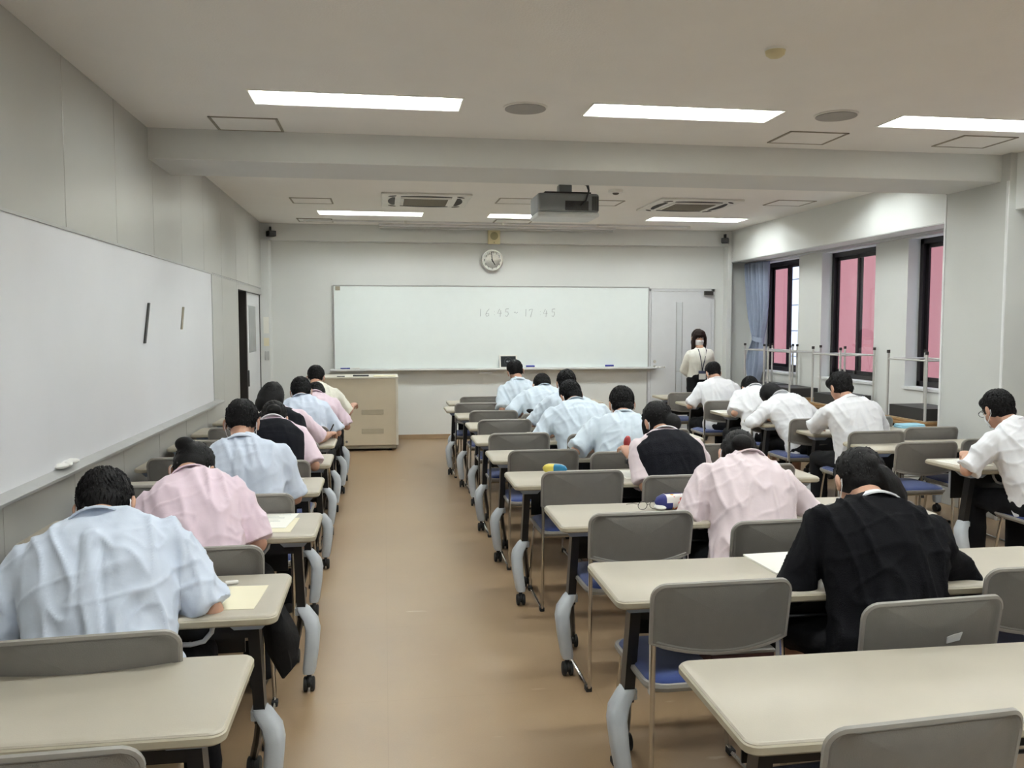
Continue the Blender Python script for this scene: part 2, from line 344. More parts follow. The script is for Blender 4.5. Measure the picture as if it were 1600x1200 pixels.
ct = obj('wiping_cloth', cm, 'eraser_white'); ct.location = (XL + .045, 4.56, .895); tag(ct, 'crumpled white cloth on the tray of the left board', 'cloth')

# ------------------------------------------------------------------ front whiteboard
fb = thing('front_whiteboard', 'wide bright white board mounted on the front wall', 'whiteboard', (-.68, 12.10, .99))
box('board', 'whiteboard', (.0, 4.49, 0, .03, .015, 1.165), fb, .003)
box('backing', 'aluminium', (.02, 4.47, .03, .055, .03, 1.15), fb, 0)
for b in ((-.012, 4.502, -.006, .034, 1.16, 1.178), (-.012, .004, -.006, .034, 0, 1.17), (4.486, 4.502, -.006, .034, 0, 1.17)): box('frame_strip', 'aluminium', b, fb, .002)
box('pen_tray', 'white_metal', (-.06, 4.60, -.075, .034, -.012, .012), fb, .004)
for x in (2.0, 2.42): box('tray_handle', 'aluminium', (x, x + .012, -.05, -.03, -.055, -.012), fb, .002)
box('tray_handle', 'white_metal', (2.0, 2.19, -.05, -.03, -.06, -.048), fb, .002)
box('badge_plate', 'cabinet_plate', (.02, .085, -.002, .0, 1.10, 1.155), fb, 0)
# the handwriting 16:45 ~ 17:45
def strokes(ch):
    return {'1': [[(.3, .0), (.34, 1)]], '6': [[(.55, 1), (.2, .6), (.05, .25), (.2, .0), (.5, .1), (.5, .35), (.25, .45), (.08, .3)]],
            ':': [[(.3, .7), (.32, .65)], [(.3, .25), (.32, .2)]], '4': [[(.35, 1), (.05, .4), (.65, .45)], [(.5, .8), (.42, -.05)]],
            '5': [[(.15, 1), (.12, .6), (.45, .6), (.5, .3), (.3, .0), (.05, .08)], [(.15, 1), (.55, 1.02)]],
            '~': [[(.0, .5), (.15, .62), (.35, .42), (.55, .58)]], '7': [[(.0, .75), (.05, .95), (.5, 1), (.35, .5), (.2, -.1)]]}[ch]
x = 2.00
for ch, dx in (('1', .10), ('6', .10), (':', .07), ('4', .11), ('5', .13), ('~', .14), ('1', .08), ('7', .13), (':', .07), ('4', .12), ('5', .1)):
    for st in strokes(ch):
        obj('ink_stroke', MB().tube([(x + p[0] * .10, -.0006, .745 + p[1] * .105) for p in st], .0028, 5), 'marker_ink', fb)
    x += dx
# tablet, erasers on the tray
tb = thing('tablet', 'white framed tablet showing a timer, leaning on the front board tray', 'tablet', (1.745, 12.055, 1.005))
R15 = Matrix.Rotation(math.radians(-14), 4, 'X')
def tilt(b): return MB().box(*b).move(R15)
bevel(obj('case', tilt((-.13, .13, -.004, .004, 0, .185)), 'white_plastic', tb, False), .003)
obj('screen', tilt((-.108, .108, -.0055, -.004, .014, .17)), 'screen', tb, False)
rg = MB().tube([(.055 * math.cos(a * math.pi / 12), -.006, .092 + .055 * math.sin(a * math.pi / 12)) for a in range(25)], .0013, 4).move(R15); obj('timer_ring', rg, 'ink', tb)
text_mesh('48:22', .028, 'screen_text', 'timer_digits', tb, R15 @ V((0, -.0062, .092)), (math.pi / 2 - math.radians(14), 0, 0))
for x, lab in ((2.06, 'blue board eraser beside the tablet'), (3.22, 'blue board eraser near the right end of the front tray')):
    e = thing('board_eraser', lab, 'eraser', (x, 12.055, 1.003), 0, 'erasers on the front tray')
    box('body', 'eraser_blue', (-.062, .062, -.022, .022, .012, .036), e, .006); box('felt', 'eraser_white', (-.06, .06, -.02, .02, 0, .013), e, .002)
for x, m, lab in ((-.60, 'eraser_blue', 'blue marker pen at the left end of the front tray'), (-.47, 'eraser_white', 'white marker pen at the left end of the front tray')):
    o = obj('marker_pen', MB().tube([(x, 12.05, 1.014), (x + .09, 12.05, 1.014), (x + .092, 12.05, 1.014), (x + .13, 12.05, 1.014)], [.008, .008, .0095, .0095], 10), m); tag(o, lab, 'pen')
# clock
ck = thing('wall_clock', 'round silver wall clock reading just before five', 'clock', (1.52, 12.13, 2.52))
obj('rim', MB().tube([(0, .02, 0), (0, -.045, 0), (0, -.05, 0), (0, -.045, 0)], [.155, .155, .150, .138], 40), 'chrome', ck)
obj('dial', MB().cyl((0, -.0465, 0), .139, .003, 'Y', 40), 'clock_face', ck)
for k in range(1, 13):
    a = math.radians(30 * k); text_mesh(str(k), .042, 'black_plastic', 'numeral', ck, (.112 * math.sin(a), -.0475, .112 * math.cos(a)), (math.pi / 2, 0, 0))
def hand(name, deg, L, w): 
    a = math.radians(deg); d = V((math.sin(a), 0, math.cos(a))); n = V((math.cos(a), 0, -math.sin(a))); y0, y1 = -.0485, -.0505
    mb = MB(); mb.loft([[(d * -.02 + n * w + V((0, y, 0))), (d * L + n * w * .6 + V((0, y, 0))), (d * L - n * w * .6 + V((0, y, 0))), (d * -.02 - n * w + V((0, y, 0)))] for y in (y0, y1)]); obj(name, mb, 'black_plastic', ck, False)
hand('minute_hand', -8, .118, .005); hand('hour_hand', 149, .075, .008)
# wall speaker above the clock
sp = thing('wall_speaker', 'small cream square speaker box above the clock', 'speaker', (1.53, 12.02, 2.74))
box('cabinet', 'cream_plastic', (-.085, .085, -.06, .0, 0, .20), sp, .006); obj('grille', MB().cyl((0, -.064, .11), .055, .006, 'Y', 24), 'mesh_speaker', sp); box('knob_strip', 'mesh_speaker', (-.006, .006, -.064, -.06, .012, .03), sp, 0)
for x, lab, s in ((-1.50, 'small dark monitor speaker in the left ceiling corner', 1), (4.92, 'small dark monitor speaker in the right ceiling corner', -1)):
    c = thing('corner_speaker', lab, 'speaker', (x, 11.98, 2.83), 0, 'corner speakers')
    box('bracket', 'black_plastic', (-.012, .012, -.012, .05, .04, .10), c, .002); bevel(obj('body', MB().box(-.05, .05, -.09, .03, -.035, .04).move(Matrix.Rotation(s * .5, 4, 'Z')), 'black_plastic', c, False), .008)
# front door
d2 = struct(bpy.data.objects.new('door_2', None)); COL.objects.link(d2); d2.location = (3.86, YF, 0)
box('door_leaf', 'door_paint', (.0, .92, -.03, .0, .008, 2.10), d2, .002)
fr = MB().box(-.045, -.004, -.025, .01, 0, 2.14).box(.924, .965, -.025, .01, 0, 2.14).box(-.045, .965, -.025, .01, 2.104, 2.14); obj('door_frame', fr, 'door_paint', d2, False)
fr2 = MB().box(-.05, -.045, -.03, .0, 0, 2.145).box(.965, .97, -.03, 0, 0, 2.145).box(-.05, .97, -.03, 0, 2.14, 2.145); obj('frame_edge', fr2, 'aluminium', d2, False)
box('vision_panel', 'frosted_light', (.385, .47, -.034, -.029, .30, 1.94), d2, .002); box('vision_trim', 'aluminium', (.377, .385, -.036, -.029, .29, 1.95), d2, 0); box('vision_trim', 'aluminium', (.47, .478, -.036, -.029, .29, 1.95), d2, 0); box('vision_bar', 'aluminium', (.385, .47, -.037, -.033, .93, .94), d2, 0)
obj('lock', MB().cyl((.055, -.045, 1.08), .022, .016, 'Y', 18), 'chrome', d2)
ha = obj('handle', MB().cyl((.055, -.05, 1.0), .024, .02, 'Y', 18).tube([(.055, -.05, 1.0), (.055, -.075, 1.0), (.09, -.08, 1.0), (.20, -.08, 1.0)], .008, 10), 'chrome', d2)
obj('door_closer', MB().box(.80, .93, -.07, -.03, 2.05, 2.11), 'tray_steel', d2, False)

# ------------------------------------------------------------------ ceiling fixtures
def lamp(a, b, y0, y1, label):
    t = thing('ceiling_lamp', label, 'ceiling lamp', (a, y0, ZC), 0, 'recessed ceiling lamps'); w, d, h = b - a, y1 - y0, .14
    tr_ = MB().box(0, .004, 0, d, 0, h).box(w - .004, w, 0, d, 0, h).box(0, w, 0, .004, 0, h).box(0, w, d - .004, d, 0, h).box(0, w, 0, d, h, h + .006); obj('reflector', tr_, 'lamp_frame', t, False)
    rim = MB().box(-.012, w + .012, -.012, .0, -.004, 0).box(-.012, w + .012, d, d + .012, -.004, 0).box(-.012, 0, 0, d, -.004, 0).box(w, w + .012, 0, d, -.004, 0); obj('rim', rim, 'lamp_frame', t, False)
    for yy in (d * .30, d * .70): obj('fluorescent_tube', MB().tube([(.05, yy, .095), (w - .05, yy, .095)], .028, 10), 'lamp_glow', t)
    for xx in (.02, w - .045): box('lamp_holder', 'white_plastic', (xx, xx + .025, d * .2, d * .8, .06, .13), t, .004)
coln = ['left', 'middle', 'right']
for j, (y0, y1) in enumerate(LY):
    for i, (a, b) in enumerate(LX): lamp(a, b, y0, y1, '%s recessed fluorescent ceiling lamp %s' % (coln[i], ['above the camera', 'straight overhead, out of the near edge', 'in the near row before the beam', 'just beyond the beam', 'in the far row by the front wall'][j]))
for x, y, lab in ((.90, 5.47, 'round grey ceiling speaker between the left and middle near lamps'), (2.95, 5.36, 'round grey ceiling speaker between the middle and right near lamps')):
    s = thing('ceiling_speaker', lab, 'speaker', (x, y, ZC), 0, 'round ceiling speakers'); obj('ring', MB().tube([(0, 0, 0), (0, 0, -.006), (0, 0, -.010)], [.140, .140, .132], 36), 'white_plastic', s); obj('mesh', MB().cyl((0, 0, -.014), .130, .006, 'Z', 36), 'grey_mesh', s)
def hatch(x0, x1, y0, y1, lab):
    h = thing('ceiling_hatch', lab, 'hatch', (x0, y0, ZC), 0, 'ceiling access hatches'); w, d = x1 - x0, y1 - y0
    box('panel', 'hatch', (.02, w - .02, .012, d - .012, -.004, 0), h, 0)
    obj('frame', MB().box(0, .016, 0, d, -.007, 0).box(w - .016, w, 0, d, -.007, 0).box(0, w, 0, .009, -.007, 0).box(0, w, d - .009, d, -.007, 0), 'cabinet_plate', h, False)
for a in ((-1.14, -.69, 6.0, 6.385, 'square ceiling hatch left of the beam, by the panel wall'), (2.87, 3.32, 5.84, 6.22, 'square ceiling hatch before the beam, under the middle lamp end'), (4.18, 4.62, 5.78, 6.16, 'square ceiling hatch before the beam, by the window pier'),
          (-1.0, -.55, 9.6, 10.0, 'square ceiling hatch left of the left air conditioner'), (1.25, 1.70, 9.3, 9.7, 'square ceiling hatch left of the projector'), (2.2, 2.65, 9.3, 9.7, 'square ceiling hatch right of the projector'), (-1.1, -.65, 11.4, 11.75, 'far left ceiling hatch by the front wall'), (1.45, 1.95, 11.15, 11.5, 'ceiling hatch between the far lamps'), (4.3, 4.75, 9.0, 9.4, 'square ceiling hatch right of the right air conditioner')): hatch(*a)
def aircon(x, y, lab):
    t = thing('ceiling_air_conditioner', lab, 'air conditioner', (x, y, ZC), 0, 'ceiling cassette air conditioners')
    box('panel', 'white_plastic', (-.475, .475, -.475, .475, -.022, 0), t, .01)
    g = box('intake_frame', 'white_plastic', (-.27, .27, -.27, .27, -.032, -.02), t, .004)
    box('intake', 'dark_grille', (-.235, .235, -.235, .235, -.034, -.03), g, 0)
    for k in range(14): box('slat', 'cabinet_plate', (-.235, .235, -.225 + k * .034, -.217 + k * .034, -.037, -.033), g, 0)
    for sx, sy in ((0, 1), (0, -1), (1, 0), (-1, 0)):
        L_, w_ = .27, .035; pts = []
        for k in range(9):
            q = -1 + k / 4; pts.append((q * L_, .36 + .045 * (1 - q * q)))
        for k in range(8, -1, -1):
            q = -1 + k / 4; pts.append((q * L_, .33 - .0 * q))
        R = Matrix.Rotation(math.atan2(-sx, sy), 4, 'Z')
        obj('louver', MB().prism(pts, -.026, -.021).move(R), 'slot_dark', t, False)
    for sx in (-1, 1):
        for sy in (-1, 1): obj('corner_vent', MB().prism([(.06 * math.cos(a * .785), .02 * math.sin(a * .785)) for a in range(8)], -.026, -.021).move(Matrix.Translation((sx * .36, sy * .36, 0)) @ Matrix.Rotation(-sx * sy * .8, 4, 'Z')), 'slot_dark', t, False)
aircon(.46, 9.55, 'square ceiling air conditioner on the left, over the aisle'); aircon(3.45, 9.5, 'square ceiling air conditioner on the right, near the windows')
o = thing('smoke_detector', 'beige dome smoke detector on the near ceiling', 'detector', (1.95, 4.15, ZC)); obj('base', MB().tube([(0, 0, 0), (0, 0, -.012)], [.055, .053], 24), 'white_plastic', o); obj('dome', MB().tube([(0, 0, -.012), (0, 0, -.03), (0, 0, -.042), (0, 0, -.046)], [.05, .046, .03, .006], 24), 'cream_plastic', o)
o = thing('motion_sensor', 'small white sensor on the ceiling right of the projector', 'sensor', (2.35, 8.6, ZC)); obj('base', MB().cyl((0, 0, -.03), .07, .03, 'Z', 20, .075), 'white_plastic', o); obj('eye', MB().ell((0, 0, -.03), (.035, .035, .02)), 'dark_grille', o)
o = thing('detector', 'second flush sensor plate at the right ceiling edge', 'sensor', (4.15, 4.85, ZC)); box('plate', 'white_plastic', (-.06, .06, -.06, .06, -.02, 0), o, .008); obj('lens', MB().ell((0, 0, -.02), (.025, .025, .01)), 'dark_grille', o)
sc = thing('screen_case', 'long white projection screen slot in the ceiling by the front wall', 'screen', (-.06, 11.82, ZC)); box('case', 'white_metal', (0, 3.30, 0, .14, -.03, 0), sc, .01); obj('roller', MB().tube([(.02, .10, -.035), (3.28, .10, -.035)], .022, 12), 'aluminium', sc); box('slot', 'slot_dark', (0, 3.3, .14, .18, -.012, 0), sc, 0)
cr = thing('curtain_rail', 'thin white rail across the ceiling before the screen slot', 'rail', (-1.0, 11.5, ZC))
for k in range(4): box('rail_section', 'white_metal', (k * 1.3, k * 1.3 + 1.27, 0, .035, -.022, 0), cr, .003)
for k in range(5): box('rail_bracket', 'white_plastic', (k * 1.3 - .02, k * 1.3 + .01, -.01, .045, -.032, 0), cr, .003)
# projector
pj = thing('projector', 'grey ceiling projector hanging from the beam on a pole', 'projector', (1.55, 7.35, 2.63))
box('body', 'projector', (-.265, .265, -.19, .19, -.075, .085), pj, .022)
box('top_shell', 'projector_light', (-.27, .27, -.195, .195, -.115, -.07), pj, .03)
box('mount_plate', 'tray_steel', (-.20, .20, -.16, .16, .085, .10), pj, .004)
obj('pole', MB().cyl((-.02, 0, .09), .035, .26, 'Z', 18), 'white_metal', pj); box('joint', 'projector', (-.055, .06, -.05, .05, .10, .18), pj, .01)
box('port_panel', 'tray_steel', (-.03, .17, -.194, -.188, -.06, .02), pj, 0)
for k in range(9): box('port', 'black_plastic', (-.02 + k * .02, -.008 + k * .02, -.197, -.193, -.05 + .03 * (k % 2), -.035 + .03 * (k % 2)), pj, 0)
for k in range(7): box('vent_slat', 'black_plastic', (.2 + k * .009, .204 + k * .009, -.194, -.188, -.06, .06), pj, 0)
obj('lens', MB().cyl((-.12, .18, 0), .05, .05, 'Y', 20), 'black_plastic', pj)
obj('cable', MB().tube([(0, -.03, .20), (.06, -.05, .20), (.13, -.09, .195), (.165, -.17, .16), (.165, -.22, .10), (.14, -.225, .02), (.10, -.20, -.02)], [.016, .016, .016, .014, .008, .007, .007], 8), 'black_plastic', pj)

# ================================================================== DESKS
DD = .475
def rr_prism(mb, w, d, r, z0, z1, c=(0, 0), bev=.005):
    rings = []
    for z, ins in ((z0, bev), (z0 + bev, 0), (z1 - bev, 0), (z1, bev)):
        rings.append([(c[0] + p[0], c[1] + p[1], z) for p in rrect(w - ins, d - ins, r)])
    return mb.loft(rings)
def make_desk(Wd):
    t = thing('folding_desk', '', 'desk'); h = Wd / 2
    obj('top', rr_prism(MB(), h - .004, DD / 2 - .004, .030, .675, .7005, (0, DD / 2), .004), 'desk_top', t)
    obj('edge_band', rr_prism(MB(), h, DD / 2, .034, .670, .6975, (0, DD / 2), .006), 'desk_edge', t)
    for s in (-1, 1):
        X = lambda inset: s * (h - inset)
        obj('column', MB().loft([[(X(.085) + a, .11 + b, .665) for a, b in ((-.018, -.028), (.018, -.028), (.018, .028), (-.018, .028))], [(X(.075) + a, .16 + b, .30) for a, b in ((-.018, -.028), (.018, -.028), (.018, .028), (-.018, .028))]]), 'black_metal', t, False)
        # grey plastic cover swinging out to the near caster
        prof = [((X(.078), .150, .350), .020, .034), ((X(.070), .145, .340), .030, .038), ((X(.036), .118, .300), .034, .042), ((X(.024), .098, .262), .033, .042), ((X(.028), .075, .18), .031, .038), ((X(.038), .055, .100), .029, .034), ((X(.040), .050, .082), .024, .028)]
        rings = []
        for c, a, b in prof:
            rings.append([(c[0] + a * math.copysign(abs(math.cos(q)) ** .6, math.cos(q)), c[1] + b * math.copysign(abs(math.sin(q)) ** .6, math.sin(q)), c[2]) for q in [2 * math.pi * k / 14 for k in range(14)]])
        obj('foot_cover', MB().loft(rings), 'grey_cover', t)
        obj('collar', MB().loft([[(X(.078) + a, .153 + b, z) for a, b in rrect(.026, .036, .01, 2)] for z in (.315, .345)]), 'grey_cover', t)
        obj('rear_leg', MB().tube([(X(.078), .16, .32), (X(.10), .24, .20), (X(.13), .36, .09), (X(.135), .385, .07)], [(.014, .022)] * 4, 8), 'black_metal', t)
        for cx, cy in ((X(.040), .050), (X(.135), .385)):
            ca = MB()
            for k in (-1, 1): ca.tube([(cx + k * .006, cy, .032), (cx + k * .009, cy, .032), (cx + k * .021, cy, .032), (cx + k * .024, cy, .032)], [.026, .032, .032, .026], 16)
            ca.tube([(cx, cy, .03), (cx, cy, .085)], .010, 8); ca.ell((cx, cy, .045), (.016, .033, .028), None, 10, 6)
            obj('caster', ca, 'rubber', t)
        obj('bracket', MB().loft([[(X(.03), .05, .669), (X(.165), .05, .669), (X(.165), .20, .669), (X(.03), .20, .669)], [(X(.055), .07, .637), (X(.14), .07, .637), (X(.14), .17, .637), (X(.055), .17, .637)]]), 'blue_bracket', t, False)
        obj('rack_arm', MB().tube([(X(.20), .06, .668), (X(.205), .055, .64), (X(.23), .06, .61), (X(.27), .07, .598), (X(.34), .08, .597)], .008, 8), 'grey_cover', t)
    obj('cross_beam', MB().box(-h + .10, h - .10, .10, .15, .60, .655), 'black_metal', t, False)
    rk = MB()
    for k in range(4): rk.tube([(-h + .25, .08 + .07 * k, .597), (h - .25, .08 + .07 * k, .597)], .005, 6)
    for k in range(3): rk.tube([(-h + .28 + k * (Wd - .56) / 2, .08, .597), (-h + .28 + k * (Wd - .56) / 2, .30, .597), (-h + .28 + k * (Wd - .56) / 2, .32, .665)], .004, 6)
    obj('book_rack', rk, 'black_metal', t)
    box('modesty_panel', 'black_metal', (-h + .16, h - .16, .40, .408, .44, .665), t, .002)
    return t
MIDF = [2.15, 3.12, 4.17, 5.19, 6.11, 7.00, 7.94, 8.84, 9.57, 10.31]
MIDX = [.76, .745, .775, .72, .71, .695, .735, .71, .65, .73]
LEFF = [2.38, 3.155, 4.18, 5.17, 6.11, 7.03, 7.85, 8.68, 9.36]
LEFX = [-.357, -.338, -.30, -.356, -.355, -.380, -.386, -.37, -.37]
RIGF = [5.285, 6.18, 7.115, 7.83, 8.72, 9.83, 10.79]
RIGX = [3.60, 3.51, 3.525, 3.42, 3.43, 3.43, 3.45]
ordn = ['nearest', 'second', 'third', 'fourth', 'fifth', 'sixth', 'seventh', 'eighth', 'ninth', 'tenth']
def who(d, k): return d.get(k, '')
wide = make_desk(1.84); narrow = make_desk(1.215); first = {'w': True, 'n': True}
def put_desk(kind, x, y, rz, label, group):
    src = wide if kind == 'w' else narrow
    o = src if first[kind] else copy_tree(src); first[kind] = False
    o.location = (x, y, 0); o.rotation_euler = (0, 0, rz); tag(o, label, 'desk', group); return o
note = {0: 'empty', 1: 'used in black cardigan', 2: 'with floral case', 3: 'with yellow case', 9: 'closest to the front wall'}
for k, (f, x) in enumerate(zip(MIDF, MIDX)):
    put_desk('w', x + .92, f - DD, math.radians(-.6 if k < 3 else 0), 'long pale desk, %s from the camera in the middle column%s' % (ordn[k], ', ' + note[k] if k in note else ''), 'middle column desks')
for k, (f, x) in enumerate(zip(LEFF, LEFX)):
    put_desk('n', x - .6075, f - DD, 0, 'short pale folding desk, %s from the camera along the left wall' % ordn[k], 'left column desks')
for k, (f, x) in enumerate(zip(RIGF, RIGX)):
    put_desk('n', x + .6075, f - DD, 0, 'short pale folding desk, %s from the camera in the window column' % ordn[k], 'window column desks')

# ================================================================== CHAIRS
def make_chair():
    t = thing('stacking_chair', '', 'chair')
    # outline of the back in (x, z): straight top, rounded corners, belly at the bottom
    def outline(w, z0, z1, r, belly):
        p = []
        for cx, cz, a0 in ((w - r, z1 - r, 0), (-w + r, z1 - r, 90)):
            for i in range(7):
                a = math.radians(a0 + 15 * i); p.append((cx + r * math.cos(a), cz + r * math.sin(a)))
        for i in range(13):
            q = -1 + i / 6; p.append((q * w * (.985), z0 - belly * (1 - q * q)))
        return p
    def bend(x, z, off): return V((x, .035 * (x / .23) ** 2 - .030 * (z - .58) / .21 + off + .01, z))
    ol = outline(.232, .595, .792, .045, .032); c = (0, .69); mb = MB(); rings = []
    for sc_, off in ((0.02, .010), (.3, .010), (.6, .010), (.8, .010), (.97, .010), (1, .004), (1, -.004), (.97, -.010), (.93, -.010), (.90, -.006), (.8, -.006), (.7, -.006), (.6, -.006), (.5, -.006), (.4, -.006), (.3, -.006), (.2, -.006), (.1, -.006), (.02, -.006)):
        rings.append([bend(c[0] + (p[0] - c[0]) * sc_, c[1] + (p[1] - c[1]) * sc_, off) for p in ol])
    obj('backrest', mb.loft(rings), 'chair_plastic', t)
    obj('back_rim', MB().tube([bend(p[0] * .985, c[1] + (p[1] - c[1]) * .985, -.004) for p in ol + ol[:1]], .0085, 6, False), 'chair_rim', t)
    so = rrect(.212, .205, .06); rings = []
    for sc_, z in ((.02, .468), (.5, .466), (.85, .460), (.97, .450), (1, .440), (1, .434)): rings.append([(p[0] * sc_, .285 + p[1] * sc_, z) for p in so])
    obj('seat', MB().loft(rings), 'blue_seat', t)
    so = rrect(.222, .215, .065); obj('seat_pan', MB().loft([[(p[0] * s_, .285 + p[1] * s_, z) for p in so] for s_, z in ((1, .442), (1.01, .430), (.97, .415), (.8, .410))]), 'chair_rim', t)
    for s in (-1, 1):
        fr_ = MB().tube([(s * .216, .040, .62), (s * .219, .034, .52), (s * .222, .030, .30), (s * .224, .024, .06), (s * .224, .034, .022), (s * .224, .060, .012), (s * .222, .42, .012), (s * .221, .455, .022), (s * .220, .462, .06), (s * .212, .43, .30), (s * .205, .41, .415)], .0085, 8)
        f = obj('side_frame', fr_, 'chrome', t)
        for y in (.05, .43): box('foot', 'rubber', (s * .224 - .013, s * .224 + .013, y - .02, y + .02, .0, .022), f, .003)
        obj('back_bracket', MB().loft([[(s * .216 + a, .045 + b, z) for a, b in ((-.006, -.008), (.006, -.008), (.006, .02), (-.006, .02))] for z in (.42, .61)]), 'leg_steel', t, False)
    for yy in (.12, .44): obj('seat_bar', MB().tube([(-.205, yy, .405), (.205, yy, .405)], .008, 8), 'chrome', t)
    return t
chair0 = make_chair(); cfirst = [True]
def put_chair(x, y, rz, label, group):
    o = chair0 if cfirst[0] else copy_tree(chair0); cfirst[0] = False
    o.location = (x, y - .03, 0); o.rotation_euler = (0, 0, math.radians(rz)); tag(o, label, 'chair', group); return o
CH = [ # x, y of the back, turn, label, group
 (1.10, 1.59, 4, 'grey chair at the bottom right corner, before the nearest desk'), (1.05, 2.55, 1, 'empty grey chair with a dark box on its blue seat'), (1.095, 3.56, 1, 'empty grey chair left of the pupil bending in a mauve shirt'), (1.085, 4.63, 0, 'empty grey chair before the yellow and blue pencil case'),
 (1.02, 5.465, 0, 'empty grey chair tucked in at the left of the fifth middle desk'), (1.0, 6.35, 0, 'empty grey chair tucked in at the left of the sixth middle desk'), (1.02, 7.29, 0, 'empty grey chair tucked in at the left of the seventh middle desk'), (1.025, 8.08, 0, 'empty grey chair tucked in at the left of the eighth middle desk'), (.955, 8.92, 0, 'empty grey chair tucked in at the left of the ninth middle desk'), (1.08, 9.73, 0, 'empty grey chair at the foremost middle desk'),
 (1.60, 2.29, 3, 'grey chair with a scrap of tape on its back, under the pupil in black cardigan'), (1.64, 3.33, 2, 'grey chair under the pupil bending in a mauve shirt'), (1.60, 4.42, 0, 'grey chair under the pupil in a vest with a bun'), (1.53, 5.31, 0, 'grey chair under the masked pupil in pale blue, middle column'), (1.575, 6.22, 0, 'grey chair under the pupil at the sixth middle desk'), (1.60, 7.1, 0, 'grey chair under the pupil at the seventh middle desk'), (1.47, 7.75, 0, 'grey chair with a dark bag on its back, eighth middle desk'), (1.45, 8.66, 0, 'grey chair under the foremost pupil of the middle column'),
 (2.20, 2.55, 0, 'empty grey chair at the right of the pupil in black cardigan'), (2.18, 3.60, 0, 'empty grey chair at the right end of the third middle desk'), (2.14, 4.70, 0, 'empty grey chair at the right end of the fourth middle desk'), (2.085, 5.56, 0, 'empty grey chair at the right end of the fifth middle desk'), (2.13, 6.43, 0, 'empty grey chair at the right end of the sixth middle desk'),
 (-.70, 1.70, 2, 'grey chair back at the lower left corner'), (-.775, 2.34, 4, 'grey chair under the nearest pupil in light blue, left column'), (-.68, 3.22, 2, 'grey chair under the pupil in pink shirt, left column'), (-.67, 4.21, 0, 'grey chair under the masked pupil in light blue, left column'), (-.68, 5.25, 0, 'grey chair under the nearer vest pupil, left column'), (-.69, 6.10, 0, 'grey chair under the pupil with bobbed hair'), (-.68, 7.0, 0, 'grey chair under the sixth pupil of the left column'), (-.68, 7.8, 0, 'grey chair under the seventh pupil of the left column'), (-.68, 8.5, 0, 'grey chair under the pupil in cream shirt'),
 (-1.20, 5.45, 0, 'empty grey chair by the left wall at the fifth desk'), (-1.19, 6.24, 0, 'empty grey chair by the left wall at the sixth desk'), (-1.15, 7.03, 0, 'empty grey chair by the left wall at the seventh desk'), (-1.17, 4.52, 0, 'empty grey chair by the left wall at the fourth desk'),
 (3.72, 5.44, 0, 'empty grey chair with blue seat at the near end of the second window desk'), (4.30, 5.55, 0, 'empty grey chair at the far end of the second window desk'), (3.725, 6.06, 0, 'grey chair under the upright pupil in white, window column'), (4.31, 6.25, 0, 'empty grey chair beside the upright pupil in white'), (3.70, 6.97, 0, 'grey chair under the pupil resting a head on the desk'), (3.72, 7.78, 0, 'grey chair under the hidden pupil of the window column'), (3.63, 8.79, 0, 'grey chair under the foremost pupil by the windows'), (3.62, 9.955, 0, 'empty grey chair at the foremost window desk'), (3.98, 4.36, 0, 'grey chair under the pupil with glasses at the right edge'), (4.25, 7.05, 0, 'empty grey chair below the stacked old desks'),
]
for c in CH:
    g = 'empty grey chairs' if c[3].startswith('empty') else 'occupied grey chairs'
    o = put_chair(*c, g)
    if 'tape' in c[3]:
        tp = obj('tape_scrap', MB().prism([(.025, .665), (.068, .672), (.078, .695), (.05, .69), (.028, .684)], -.014, -.0105, 'Y'), 'tape', o, False)

# ================================================================== PEOPLE
NMESH = [0]
def remesh(mb, vox, smooth=4):
    me = mb.mesh('tmp', False, True); o = bpy.data.objects.new('tmp', me); COL.objects.link(o)
    r = o.modifiers.new('r', 'REMESH'); r.mode = 'VOXEL'; r.voxel_size = vox; r.adaptivity = 0
    s = o.modifiers.new('s', 'SMOOTH'); s.factor = .5; s.iterations = smooth
    dg = bpy.context.evaluated_depsgraph_get(); out = bpy.data.meshes.new_from_object(o.evaluated_get(dg))
    bpy.data.objects.remove(o); bpy.data.meshes.remove(me)
    return out
def append(me, mb):
    """join further shells to a mesh"""
    bm = bmesh.new(); bm.from_mesh(me)
    vs = [bm.verts.new(p) for p in mb.v]
    fs = []
    for f in mb.f:
        try: fs.append(bm.faces.new([vs[i] for i in f]))
        except ValueError: pass
    bmesh.ops.recalc_face_normals(bm, faces=fs); bm.to_mesh(me); bm.free(); return me
def bez(a, b, c, t): return a * (1 - t) ** 2 + b * 2 * t * (1 - t) + c * t * t
TORSO = [(-.12, .172, .125), (0, .190, .135), (.18, .182, .128), (.42, .188, .125), (.62, .200, .130), (.76, .203, .122), (.86, .188, .105), (.93, .150, .090), (.98, .105, .075), (1.03, .066, .062)]
def clampv(a, b, lo, hi):
    d = b - a; L = d.length; return a + d * (min(max(L, lo), hi) / L)
